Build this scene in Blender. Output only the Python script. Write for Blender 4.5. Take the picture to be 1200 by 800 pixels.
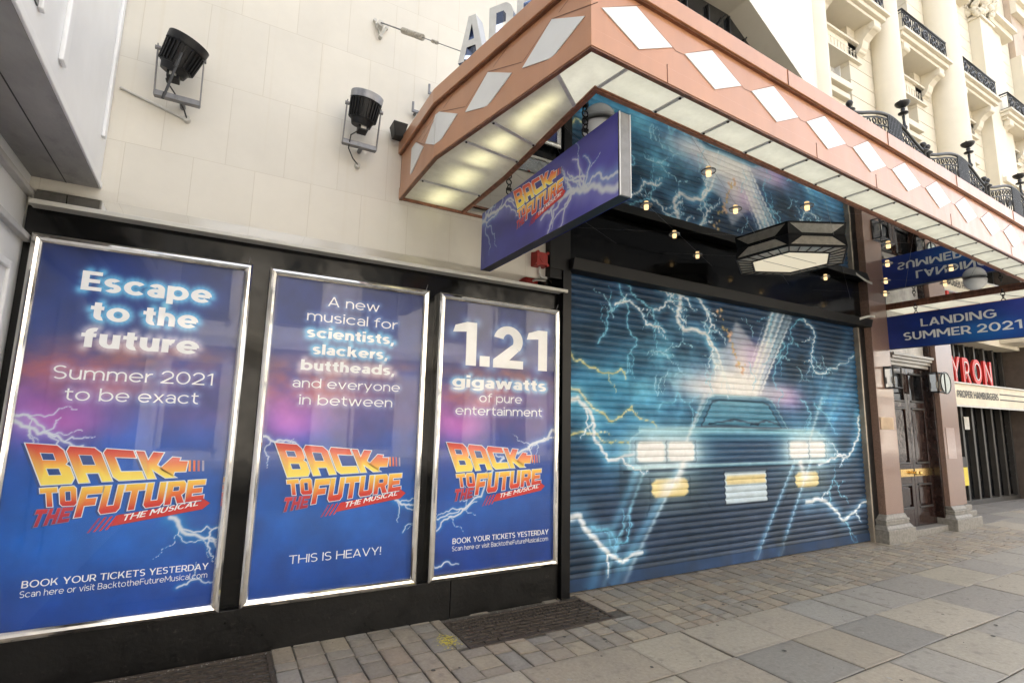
import bpy, math, random
import numpy as np
from mathutils import Vector, Matrix, geometry

for o in list(bpy.data.objects):
    bpy.data.objects.remove(o, do_unlink=True)
SC = bpy.context.scene
COL = SC.collection
R = math.radians
PI = math.pi

# ------------------------------------------------------------------ camera
def cam_axes(yaw, pitch, roll):
    cy, sy = math.cos(yaw), math.sin(yaw)
    f = np.array([sy, cy, 0.]); r = np.array([cy, -sy, 0.]); u = np.array([0, 0, 1.])
    cp, sp = math.cos(pitch), math.sin(pitch)
    f2 = cp*f + sp*u; u2 = -sp*f + cp*u
    cr, sr = math.cos(roll), math.sin(roll)
    return cr*r + sr*u2, -sr*r + cr*u2, f2
cr_, cu_, cf_ = cam_axes(R(29.13), R(8.565), R(1.2755))
cam = bpy.data.cameras.new('camera'); cam.sensor_width = 36; cam.lens = 605.83/1200*36
cam.clip_end = 2000; cam.clip_start = 0.05
camo = bpy.data.objects.new('camera', cam); COL.objects.link(camo)
camo.matrix_world = Matrix(((cr_[0], cu_[0], -cf_[0], 0), (cr_[1], cu_[1], -cf_[1], 0), (cr_[2], cu_[2], -cf_[2], 1.6), (0, 0, 0, 1)))
SC.camera = camo

# ------------------------------------------------------------------ light
SUN_EL, SUN_AZ = R(56), R(162)     # sun behind the theatre: its front stands in open shade, facing a sunlit terrace
W = bpy.data.worlds.new('World'); SC.world = W; W.use_nodes = True
nt = W.node_tree
sky = nt.nodes.new('ShaderNodeTexSky'); sky.sky_type = 'NISHITA'; sky.sun_disc = False
sky.sun_elevation = SUN_EL; sky.sun_rotation = R(180) - SUN_AZ
sky.air_density = 1.0; sky.dust_density = 4.0; sky.ozone_density = 0.6
hs = nt.nodes.new('ShaderNodeHueSaturation'); hs.inputs['Saturation'].default_value = 0.30
nt.links.new(sky.outputs[0], hs.inputs['Color']); nt.links.new(hs.outputs[0], nt.nodes['Background'].inputs[0])
nt.nodes['Background'].inputs[1].default_value = 0.15
sl = bpy.data.lights.new('sun', 'SUN'); sl.energy = 4.0; sl.angle = R(.6); sl.color = (1, .94, .86)
so = bpy.data.objects.new('sun', sl); COL.objects.link(so)
sdir = Vector((math.sin(SUN_AZ)*math.cos(SUN_EL), -math.cos(SUN_AZ)*math.cos(SUN_EL), math.sin(SUN_EL)))
so.rotation_euler = sdir.to_track_quat('Z', 'Y').to_euler()
so.location = sdir*60
SC.view_settings.view_transform = 'Standard'; SC.view_settings.look = 'None'
SC.view_settings.exposure = 2.45; SC.view_settings.gamma = 1
SC.view_settings.use_curve_mapping = False
SC.render.engine = 'CYCLES'
SC.cycles.max_bounces = 8; SC.cycles.diffuse_bounces = 5; SC.cycles.glossy_bounces = 5; SC.cycles.transparent_max_bounces = 12
SC.cycles.use_denoising = True; SC.cycles.caustics_reflective = False; SC.cycles.caustics_refractive = False

# ------------------------------------------------------------------ materials
def s2l(c):
    c = np.asarray(c, float)
    return np.where(c <= .04045, c/12.92, ((c+.055)/1.055)**2.4)
def rgb(r, g, b, k=1.):
    return tuple(float(x)*k for x in s2l(np.array([r, g, b])/255.))+(1,)
def mat(name, col=(.5, .5, .5), rough=.5, metal=0., var=.0, scale=6., bump=0., bscale=60., coat=0., dirt=None, spec=.5, rvar=0., wave=0., wscale=2., stretch=(1, 1, 1)):
    m = bpy.data.materials.new(name); m.use_nodes = True
    n, l = m.node_tree.nodes, m.node_tree.links
    b = n['Principled BSDF']
    col = tuple(col)[:3]+(1,)
    b.inputs['Base Color'].default_value = col
    b.inputs['Roughness'].default_value = rough; b.inputs['Metallic'].default_value = metal
    b.inputs['Specular IOR Level'].default_value = spec
    if coat: b.inputs['Coat Weight'].default_value = coat; b.inputs['Coat Roughness'].default_value = .03
    tc = n.new('ShaderNodeTexCoord'); mp = n.new('ShaderNodeMapping'); mp.inputs['Scale'].default_value = stretch
    l.new(tc.outputs['Object'], mp.inputs[0])
    def noise(sc, det=5, ro=.6):
        t = n.new('ShaderNodeTexNoise'); t.inputs['Scale'].default_value = sc; t.inputs['Detail'].default_value = det
        t.inputs['Roughness'].default_value = ro; l.new(mp.outputs[0], t.inputs['Vector']); return t
    last = None
    if var:
        t = noise(scale); mr = n.new('ShaderNodeMapRange')
        mr.inputs[1].default_value = .3; mr.inputs[2].default_value = .7
        mr.inputs[3].default_value = 1-var; mr.inputs[4].default_value = 1+var*.6
        l.new(t.outputs[0], mr.inputs[0])
        mx = n.new('ShaderNodeMix'); mx.data_type = 'RGBA'; mx.blend_type = 'MULTIPLY'; mx.inputs[0].default_value = 1
        mx.inputs[6].default_value = col; l.new(mr.outputs[0], mx.inputs[7]); last = mx.outputs[2]
    if dirt:
        dcol, dscale, dlo, dhi, damt = dirt
        t = noise(dscale, 8, .7); mr = n.new('ShaderNodeMapRange'); mr.inputs[1].default_value = dlo; mr.inputs[2].default_value = dhi
        mr.inputs[4].default_value = damt; l.new(t.outputs[0], mr.inputs[0])
        mx = n.new('ShaderNodeMix'); mx.data_type = 'RGBA'; mx.inputs[6].default_value = col; mx.inputs[7].default_value = tuple(dcol)[:3]+(1,)
        if last: l.new(last, mx.inputs[6])
        l.new(mr.outputs[0], mx.inputs[0]); last = mx.outputs[2]
    if last: l.new(last, b.inputs['Base Color'])
    if rvar:
        t = noise(scale*1.7); mr = n.new('ShaderNodeMapRange'); mr.inputs[1].default_value = .3; mr.inputs[2].default_value = .7
        mr.inputs[3].default_value = max(0, rough-rvar); mr.inputs[4].default_value = rough+rvar
        l.new(t.outputs[0], mr.inputs[0]); l.new(mr.outputs[0], b.inputs['Roughness'])
    hgt = None
    if bump:
        t = noise(bscale, 4); bp = n.new('ShaderNodeBump'); bp.inputs['Strength'].default_value = bump; bp.inputs['Distance'].default_value = .01
        l.new(t.outputs[0], bp.inputs['Height']); hgt = bp
    if wave:
        t = noise(wscale, 2); bp = n.new('ShaderNodeBump'); bp.inputs['Strength'].default_value = wave; bp.inputs['Distance'].default_value = .05
        l.new(t.outputs[0], bp.inputs['Height'])
        if hgt: l.new(hgt.outputs[0], bp.inputs['Normal'])
        hgt = bp
    if hgt: l.new(hgt.outputs[0], b.inputs['Normal'])
    return m
def emat(name, col, strength, base=None):
    m = bpy.data.materials.new(name); m.use_nodes = True
    b = m.node_tree.nodes['Principled BSDF']
    b.inputs['Base Color'].default_value = tuple(base or col)[:3]+(1,)
    b.inputs['Emission Color'].default_value = tuple(col)[:3]+(1,); b.inputs['Emission Strength'].default_value = strength
    b.inputs['Roughness'].default_value = .4
    return m
def vmat(name, rough=.35, coat=0., attr='Col', spec=.5, noise=0., bump=0., nscale=40., dirt=0.):
    m = bpy.data.materials.new(name); m.use_nodes = True
    n, l = m.node_tree.nodes, m.node_tree.links; b = n['Principled BSDF']
    a = n.new('ShaderNodeVertexColor'); a.layer_name = attr
    out = a.outputs[0]
    tc = n.new('ShaderNodeTexCoord')
    if noise:
        t = n.new('ShaderNodeTexNoise'); t.inputs['Scale'].default_value = nscale; t.inputs['Detail'].default_value = 8; t.inputs['Roughness'].default_value = .65
        l.new(tc.outputs['Object'], t.inputs['Vector'])
        mr = n.new('ShaderNodeMapRange'); mr.inputs[1].default_value = .25; mr.inputs[2].default_value = .75; mr.inputs[3].default_value = 1-noise; mr.inputs[4].default_value = 1+noise
        l.new(t.outputs[0], mr.inputs[0])
        mx = n.new('ShaderNodeMix'); mx.data_type = 'RGBA'; mx.blend_type = 'MULTIPLY'; mx.inputs[0].default_value = 1
        l.new(out, mx.inputs[6]); l.new(mr.outputs[0], mx.inputs[7]); out = mx.outputs[2]
    if dirt:
        t = n.new('ShaderNodeTexNoise'); t.inputs['Scale'].default_value = 2.3; t.inputs['Detail'].default_value = 9; t.inputs['Roughness'].default_value = .7
        l.new(tc.outputs['Object'], t.inputs['Vector'])
        mr = n.new('ShaderNodeMapRange'); mr.inputs[1].default_value = .5; mr.inputs[2].default_value = .75; mr.inputs[4].default_value = dirt
        l.new(t.outputs[0], mr.inputs[0])
        mx = n.new('ShaderNodeMix'); mx.data_type = 'RGBA'; mx.inputs[7].default_value = (.17, .150, .125, 1)
        l.new(out, mx.inputs[6]); l.new(mr.outputs[0], mx.inputs[0]); out = mx.outputs[2]
        for sc_, lo_, hi_, am_, cc_ in ((9., .58, .70, .45, (.14, .125, .105, 1)), (55., .66, .72, .55, (.09, .082, .07, 1)), (90., .70, .74, .5, (.46, .44, .40, 1))):
            t = n.new('ShaderNodeTexNoise'); t.inputs['Scale'].default_value = sc_; t.inputs['Detail'].default_value = 5; l.new(tc.outputs['Object'], t.inputs['Vector'])
            mr = n.new('ShaderNodeMapRange'); mr.inputs[1].default_value = lo_; mr.inputs[2].default_value = hi_; mr.inputs[4].default_value = am_; l.new(t.outputs[0], mr.inputs[0])
            mx = n.new('ShaderNodeMix'); mx.data_type = 'RGBA'; mx.inputs[7].default_value = cc_; l.new(out, mx.inputs[6]); l.new(mr.outputs[0], mx.inputs[0]); out = mx.outputs[2]
    l.new(out, b.inputs['Base Color'])
    b.inputs['Roughness'].default_value = rough; b.inputs['Specular IOR Level'].default_value = spec
    if coat: b.inputs['Coat Weight'].default_value = coat; b.inputs['Coat Roughness'].default_value = .02
    if bump:
        t = n.new('ShaderNodeTexNoise'); t.inputs['Scale'].default_value = nscale*2; t.inputs['Detail'].default_value = 6
        l.new(tc.outputs['Object'], t.inputs['Vector']); bp = n.new('ShaderNodeBump'); bp.inputs['Strength'].default_value = bump; bp.inputs['Distance'].default_value = .008
        l.new(t.outputs[0], bp.inputs['Height']); l.new(bp.outputs[0], b.inputs['Normal'])
    return m
def glass_mat(name, tint=(1, 1, 1), rough=.0, wave=.0):
    m = bpy.data.materials.new(name); m.use_nodes = True
    n, l = m.node_tree.nodes, m.node_tree.links
    n.remove(n['Principled BSDF'])
    tr = n.new('ShaderNodeBsdfTransparent'); tr.inputs[0].default_value = tuple(tint)+(1,)
    gl = n.new('ShaderNodeBsdfGlossy'); gl.inputs['Roughness'].default_value = rough
    fr = n.new('ShaderNodeFresnel'); fr.inputs[0].default_value = 1.42
    ge = n.new('ShaderNodeNewGeometry'); ms_ = n.new('ShaderNodeMix'); ms_.data_type = 'FLOAT'; ms_.inputs[3].default_value = .04
    l.new(ge.outputs['Backfacing'], ms_.inputs[0]); l.new(fr.outputs[0], ms_.inputs[2])   # seen from behind the pane stays clear
    mx = n.new('ShaderNodeMixShader'); l.new(ms_.outputs[0], mx.inputs[0]); l.new(tr.outputs[0], mx.inputs[1]); l.new(gl.outputs[0], mx.inputs[2])
    l.new(mx.outputs[0], n['Material Output'].inputs[0])
    if wave:
        tc = n.new('ShaderNodeTexCoord'); t = n.new('ShaderNodeTexNoise'); t.inputs['Scale'].default_value = 1.6; t.inputs['Detail'].default_value = 1
        l.new(tc.outputs['Object'], t.inputs['Vector']); bp = n.new('ShaderNodeBump'); bp.inputs['Strength'].default_value = wave; bp.inputs['Distance'].default_value = .02
        l.new(t.outputs[0], bp.inputs['Height']); l.new(bp.outputs[0], gl.inputs['Normal']); l.new(bp.outputs[0], fr.inputs['Normal'])
    return m

M = {}
M['black'] = mat('black_paint', (.005, .005, .0055), .36, var=.3, scale=4, bump=.02, bscale=30, rvar=.08, spec=.3)
M['blackgloss'] = mat('black_gloss', (.004, .004, .004), .12, wave=.05, wscale=4, rvar=.05, spec=.28)
M['plinth'] = mat('worn_black_plinth', (.0075, .0072, .0068), .42, var=.4, scale=5, bump=.25, bscale=35, dirt=((.075, .066, .055), 16, .60, .76, .75), rvar=.15, spec=.3)
M['chrome'] = mat('polished_steel', (.80, .78, .74), .10, 1., wave=.05, wscale=2.5, rvar=.06, var=.14, scale=5)
M['steel'] = mat('brushed_steel', (.45, .44, .43), .3, 1., var=.15, scale=20)
M['capgrey'] = mat('cap_grey', (.20, .20, .205), .45, .3, var=.15, scale=20)
M['capping'] = mat('steel_capping', (.80, .79, .76), .03, 1., wave=.16, wscale=2.2)
M['darkmetal'] = mat('dark_metal', (.0075, .0075, .0085), .45, .0, var=.3, scale=20, bump=.08, spec=.35)
M['greymetal'] = mat('grey_metal', (.20, .20, .21), .4, .6, var=.2, scale=30)
M['copper'] = mat('copper_paint', rgb(210, 150, 110, .74), .34, 0., var=.08, scale=1.7, bump=.02, bscale=12, dirt=((.36, .21, .14), 5.5, .62, .78, .30), rvar=.06, coat=.30, stretch=(3, 3, .35))
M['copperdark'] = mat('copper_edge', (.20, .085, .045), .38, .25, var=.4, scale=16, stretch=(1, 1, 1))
M['opal'] = mat('opal_panel', (.74, .76, .76), .18, var=.05, scale=4)
M['white'] = mat('white_paint', (.78, .79, .80), .38, var=.05, scale=3, bump=.04, bscale=30)
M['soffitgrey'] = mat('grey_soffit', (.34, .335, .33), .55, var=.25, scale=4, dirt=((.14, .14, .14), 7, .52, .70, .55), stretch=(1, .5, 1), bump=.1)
M['granite'] = mat('pink_granite', (.285, .185, .145), .16, var=.48, scale=120, coat=.3)
M['stonebase'] = mat('grey_stone', (.25, .235, .21), .55, var=.35, scale=26, bump=.3, bscale=60)
M['stucco'] = mat('cream_stucco', (.66, .605, .49), .6, var=.05, scale=2, bump=.06, bscale=30, dirt=((.55, .47, .34), 3.0, .60, .80, .35))
M['iron'] = mat('black_iron', (.012, .012, .013), .4, 0., var=.3, scale=30)
M['brass'] = mat('brass', (.80, .55, .20), .22, 1., var=.15, scale=30)
M['redpaint'] = mat('red_paint', rgb(150, 30, 25), .4, var=.3, scale=20)
M['lettersilver'] = mat('letter_face', (.62, .63, .62), .35, var=.12, scale=12)
M['letterside'] = mat('letter_side', (.50, .55, .66), .12, 1., wave=.2)
M['signred'] = mat('red_letter', rgb(205, 42, 38), .4, var=.06, scale=8)
M['signwhite'] = mat('white_letter', (.80, .80, .78), .5, var=.04, scale=10)
M['creamsign'] = mat('cream_sign', (.68, .60, .44), .4, var=.12, scale=4)
M['blackletter'] = mat('black_letter', (.02, .02, .02), .5, var=.2, scale=10)
M['darkframe'] = mat('dark_timber', (.026, .024, .022), .32, var=.3, scale=8)
M['doorwood'] = mat('dark_door_paint', (.026, .0125, .010), .13, var=.3, scale=6, coat=.12, wave=.1, wscale=5)
M['darkglass'] = mat('dark_glass', (.015, .016, .018), .04, spec=.8, var=.2, scale=2, wave=.04)
M['winglass'] = mat('window_glass', (.10, .11, .12), .05, spec=1., var=.3, scale=2)
M['rubber'] = mat('black_cable', (.015, .015, .015), .5, var=.2, scale=20)
M['lightgrey'] = mat('light_grey', (.55, .54, .50), .45, var=.1, scale=12)
M['lampgrey'] = mat('grey_rim', (.30, .31, .34), .35, .3, var=.2, scale=14)
M['text'] = mat('white_print', (.90, .915, .93), .4, var=.03, scale=20)
M['textgrey'] = mat('silver_print', (.80, .82, .82), .45, var=.06, scale=20)
M['glass'] = glass_mat('display_glass', wave=.06)
M['bulb'] = emat('bulb_glow', (1, .66, .30), .32)
M['lens'] = None
M['lanternpane'] = mat('lantern_pane', (.50, .47, .40), .25, var=.2, scale=20, coat=.4)
M['lanternlens'] = emat('lantern_lens', (1, .86, .60), .10, (.8, .78, .7))
M['grate'] = mat('rusty_iron', (.085, .066, .052), .7, .2, var=.5, scale=30, bump=.5, bscale=90)
M['mortar'] = mat('mortar', (.12, .108, .09), .9, var=.4, scale=30, bump=.5, bscale=90)
M['asphalt'] = mat('asphalt', (.05, .05, .05), .8, var=.3, scale=40, bump=.5, bscale=150)
M['yellowmark'] = mat('yellow_spray', rgb(222, 205, 90), .7, var=.2, scale=40)
M['oppstone'] = mat('pale_stone', (.74, .69, .61), .7, var=.12, scale=1.5, bump=.1)
M['leaf'] = mat('dark_leaf', (.035, .055, .022), .6, var=.5, scale=30)
M['stonepaving'] = vmat('paving_stone', .55, noise=.20, nscale=34, bump=.34, dirt=.30)
M['print'] = vmat('printed_sheet', .32)
M['spray'] = vmat('sprayed_steel', .42, noise=.07, nscale=14, spec=.28)
M['logo'] = vmat('logo_print', .32)

def mirror_mat():
    m = mat('black_mirror', (.56, .585, .60), .018, 1., wave=.025, wscale=1.2, var=.06, scale=3)
    return m
M['mirror'] = mirror_mat()
def wall_mat():
    # glazed cream blocks with thin staggered joints
    m = bpy.data.materials.new('cream_block_wall'); m.use_nodes = True
    n, l = m.node_tree.nodes, m.node_tree.links; b = n['Principled BSDF']
    tc = n.new('ShaderNodeTexCoord'); sp = n.new('ShaderNodeSeparateXYZ'); cb = n.new('ShaderNodeCombineXYZ')
    l.new(tc.outputs['Object'], sp.inputs[0]); l.new(sp.outputs[0], cb.inputs[0]); l.new(sp.outputs[2], cb.inputs[1])
    br = n.new('ShaderNodeTexBrick'); br.inputs['Scale'].default_value = 1; br.inputs['Mortar Size'].default_value = .0028; br.inputs['Mortar Smooth'].default_value = .4
    br.inputs['Brick Width'].default_value = .40; br.inputs['Row Height'].default_value = .62; br.inputs['Bias'].default_value = .0
    br.inputs['Color1'].default_value = (.725, .69, .61, 1); br.inputs['Color2'].default_value = (.675, .645, .575, 1); br.inputs['Mortar'].default_value = (.60, .56, .48, 1)
    mp = n.new('ShaderNodeMapping'); mp.inputs['Location'].default_value = (.13, .30, 0); l.new(cb.outputs[0], mp.inputs[0]); l.new(mp.outputs[0], br.inputs['Vector'])
    t = n.new('ShaderNodeTexNoise'); t.inputs['Scale'].default_value = .9; t.inputs['Detail'].default_value = 8; t.inputs['Roughness'].default_value = .65
    l.new(tc.outputs['Object'], t.inputs['Vector'])
    mr = n.new('ShaderNodeMapRange'); mr.inputs[1].default_value = .3; mr.inputs[2].default_value = .7; mr.inputs[3].default_value = .90; mr.inputs[4].default_value = 1.05
    l.new(t.outputs[0], mr.inputs[0])
    mx = n.new('ShaderNodeMix'); mx.data_type = 'RGBA'; mx.blend_type = 'MULTIPLY'; mx.inputs[0].default_value = 1
    l.new(br.outputs[0], mx.inputs[6]); l.new(mr.outputs[0], mx.inputs[7])
    # vertical rain streaks
    mp2 = n.new('ShaderNodeMapping'); mp2.inputs['Scale'].default_value = (14, 1, .35); l.new(tc.outputs['Object'], mp2.inputs[0])
    t2 = n.new('ShaderNodeTexNoise'); t2.inputs['Scale'].default_value = 1; t2.inputs['Detail'].default_value = 6; l.new(mp2.outputs[0], t2.inputs['Vector'])
    mr2 = n.new('ShaderNodeMapRange'); mr2.inputs[1].default_value = .60; mr2.inputs[2].default_value = .80; mr2.inputs[4].default_value = .34; l.new(t2.outputs[0], mr2.inputs[0])
    mx2 = n.new('ShaderNodeMix'); mx2.data_type = 'RGBA'; mx2.inputs[7].default_value = (.58, .52, .40, 1); l.new(mr2.outputs[0], mx2.inputs[0]); l.new(mx.outputs[2], mx2.inputs[6])
    l.new(mx2.outputs[2], b.inputs['Base Color']); b.inputs['Roughness'].default_value = .42
    bp = n.new('ShaderNodeBump'); bp.inputs['Strength'].default_value = .3; bp.inputs['Distance'].default_value = .003; bp.invert = True
    l.new(br.outputs['Fac'], bp.inputs['Height'])
    t3 = n.new('ShaderNodeTexNoise'); t3.inputs['Scale'].default_value = 7; t3.inputs['Detail'].default_value = 3; l.new(tc.outputs['Object'], t3.inputs['Vector'])
    bp2 = n.new('ShaderNodeBump'); bp2.inputs['Strength'].default_value = .06; bp2.inputs['Distance'].default_value = .02; l.new(t3.outputs[0], bp2.inputs['Height']); l.new(bp.outputs[0], bp2.inputs['Normal'])
    l.new(bp2.outputs[0], b.inputs['Normal'])
    return m
M['wall'] = wall_mat()

# ------------------------------------------------------------------ mesh helpers
class MB:
    """collects faces; build() links them as ONE mesh object"""
    def __init__(s): s.v = []; s.f = []; s.mi = []; s.sm = []; s.c = []
    def add(s, verts, faces, mi=0, smooth=False, col=None):
        o = len(s.v); s.v += [tuple(map(float, p)) for p in verts]
        for f in faces: s.f.append([i+o for i in f]); s.mi.append(mi); s.sm.append(smooth)
        if col is not None:
            if np.ndim(col) == 1: s.c += [tuple(col)]*len(verts)
            else: s.c += [tuple(q) for q in col]
        return s
    def quad(s, a, b, c, d, **k): return s.add([a, b, c, d], [(0, 1, 2, 3)], **k)
    def box(s, x0, x1, y0, y1, z0, z1, **k):
        v = [(x0, y0, z0), (x1, y0, z0), (x1, y1, z0), (x0, y1, z0), (x0, y0, z1), (x1, y0, z1), (x1, y1, z1), (x0, y1, z1)]
        return s.add(v, [(0, 3, 2, 1), (4, 5, 6, 7), (0, 1, 5, 4), (1, 2, 6, 5), (2, 3, 7, 6), (3, 0, 4, 7)], **k)
    def hexa(s, lo, hi, **k):
        n = len(lo); v = list(lo)+list(hi)
        f = [tuple(range(n))[::-1], tuple(range(n, 2*n))]+[(i, (i+1) % n, n+(i+1) % n, n+i) for i in range(n)]
        return s.add(v, f, **k)
    def prism(s, poly, z0, z1, **k):
        return s.hexa([(x, y, z0) for x, y in poly], [(x, y, z1) for x, y in poly], **k)
    def cyl(s, p0, p1, r0, r1=None, n=16, smooth=True, caps=True, **k):
        r1 = r0 if r1 is None else r1
        p0, p1 = np.array(p0, float), np.array(p1, float); d = p1-p0; d /= np.linalg.norm(d)
        a = np.cross(d, (0, 0, 1) if abs(d[2]) < .9 else (1, 0, 0)); a /= np.linalg.norm(a); b = np.cross(d, a)
        ring = [np.cos(t)*a+np.sin(t)*b for t in np.linspace(0, 2*PI, n, endpoint=False)]
        v = [p0+r0*q for q in ring]+[p1+r1*q for q in ring]
        f = [(i, (i+1) % n, n+(i+1) % n, n+i) for i in range(n)]
        s.add(v, f, smooth=smooth, **k)
        if caps:
            s.add(v[:n], [tuple(range(n))], **k); s.add(v[n:], [tuple(range(n))[::-1]], **k)
        return s
    def tube(s, pts, r, n=8, **k):
        pts = [np.array(p, float) for p in pts]
        v = []; prev = None
        for i, p in enumerate(pts):
            d = pts[min(i+1, len(pts)-1)]-pts[max(i-1, 0)]; d /= np.linalg.norm(d)+1e-9
            if prev is None:
                a = np.cross(d, (0, 0, 1) if abs(d[2]) < .9 else (1, 0, 0))
            else: a = prev-d*np.dot(prev, d)
            a /= np.linalg.norm(a)+1e-9; prev = a; b = np.cross(d, a)
            v += [p+r*(np.cos(t)*a+np.sin(t)*b) for t in np.linspace(0, 2*PI, n, endpoint=False)]
        f = [(j*n+i, j*n+(i+1) % n, (j+1)*n+(i+1) % n, (j+1)*n+i) for j in range(len(pts)-1) for i in range(n)]
        s.add(v, f, smooth=True, **k)
        s.add(v[:n], [tuple(range(n))], **k); s.add(v[-n:], [tuple(range(n))[::-1]], **k)
        return s
    def torus(s, c, axis, R0, r, n=20, m=8, **k):
        c = np.array(c, float); d = np.array(axis, float); d /= np.linalg.norm(d)
        a = np.cross(d, (0, 0, 1) if abs(d[2]) < .9 else (1, 0, 0)); a /= np.linalg.norm(a); b = np.cross(d, a)
        v = []
        for i in range(n):
            t = 2*PI*i/n; e = np.cos(t)*a+np.sin(t)*b
            v += [c+e*(R0+r*np.cos(u))+d*r*np.sin(u) for u in np.linspace(0, 2*PI, m, endpoint=False)]
        f = [(i*m+j, ((i+1) % n)*m+j, ((i+1) % n)*m+(j+1) % m, i*m+(j+1) % m) for i in range(n) for j in range(m)]
        return s.add(v, f, smooth=True, **k)
    def lathe(s, c, prof, n=20, **k):
        c = np.array(c, float)
        v = [c+np.array((r*np.cos(t), r*np.sin(t), z)) for r, z in prof for t in np.linspace(0, 2*PI, n, endpoint=False)]
        f = [(j*n+i, j*n+(i+1) % n, (j+1)*n+(i+1) % n, (j+1)*n+i) for j in range(len(prof)-1) for i in range(n)]
        return s.add(v, f, smooth=True, **k)
    def build(s, name, m, parent=None, bevel=0., attr=None):
        off = ORG.get(parent.name, Vector((0, 0, 0))) if parent else Vector((0, 0, 0))
        me = bpy.data.meshes.new(name)
        v = np.array(s.v, np.float32)-np.array(off, np.float32)
        me.from_pydata(v.tolist(), [], s.f)
        ms = m if isinstance(m, (list, tuple)) else [m]
        for q in ms: me.materials.append(q)
        me.polygons.foreach_set('material_index', s.mi); me.polygons.foreach_set('use_smooth', s.sm)
        if s.c:
            ca = me.color_attributes.new('Col', 'FLOAT_COLOR', 'POINT')
            a = np.ones((len(s.v), 4), np.float32); a[:, :3] = np.array(s.c, np.float32)[:, :3]
            ca.data.foreach_set('color', a.ravel())
        me.update()
        o = bpy.data.objects.new(name, me); COL.objects.link(o)
        if parent: o.parent = parent; ORG[o.name] = off
        if bevel:
            b = o.modifiers.new('bevel', 'BEVEL'); b.width = bevel; b.segments = 2; b.limit_method = 'ANGLE'; b.angle_limit = R(40)
        return o
ORG = {}
def thing(name, label, cat, loc=(0, 0, 0), group=None):
    o = bpy.data.objects.new(name, None); COL.objects.link(o); o.location = loc; o.empty_display_size = .1
    ORG[o.name] = Vector(loc); tag(o, label, cat, group); return o
def tag(o, label, cat, group=None):
    o['label'] = label; o['category'] = cat
    if group: o['group'] = group
    return o
def struct(o): o['kind'] = 'structure'; return o
def dup(root, loc, label=None):
    r = root.copy(); COL.objects.link(r); r.location = loc; ORG[r.name] = Vector(loc)
    if label: r['label'] = label
    for ch in list(root.children):
        c = ch.copy(); COL.objects.link(c); c.parent = r
        for g in list(ch.children):
            d = g.copy(); COL.objects.link(d); d.parent = c
    return r
def grid_mesh(name, P, C, m, parent=None, smooth=True):
    nv, nu = P.shape[:2]
    off = np.array(ORG.get(parent.name, (0, 0, 0))) if parent else np.zeros(3)
    me = bpy.data.meshes.new(name)
    v = (P-off).reshape(-1, 3).astype(np.float32)
    i = np.arange(nv*nu).reshape(nv, nu)
    q = np.stack([i[:-1, :-1], i[:-1, 1:], i[1:, 1:], i[1:, :-1]], -1).reshape(-1, 4).astype(np.int32)
    me.vertices.add(len(v)); me.vertices.foreach_set('co', v.ravel())
    me.loops.add(q.size); me.loops.foreach_set('vertex_index', q.ravel())
    me.polygons.add(len(q)); me.polygons.foreach_set('loop_start', np.arange(0, q.size, 4, dtype=np.int32))
    me.update(calc_edges=True)
    me.polygons.foreach_set('use_smooth', np.full(len(q), smooth))
    ca = me.color_attributes.new('Col', 'FLOAT_COLOR', 'POINT')
    a = np.ones((len(v), 4), np.float32); a[:, :3] = C.reshape(-1, 3); ca.data.foreach_set('color', a.ravel())
    me.materials.append(m); me.validate()
    o = bpy.data.objects.new(name, me); COL.objects.link(o)
    if parent: o.parent = parent
    return o

class Fr:
    """a flat frame of reference: a along u, b along v, d out along n"""
    def __init__(s, o, u, v, n): s.o, s.u, s.v, s.n = (np.array(q, float) for q in (o, u, v, n))
    def __call__(s, a, b, d=0.): return s.o+s.u*a+s.v*b+s.n*d

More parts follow.
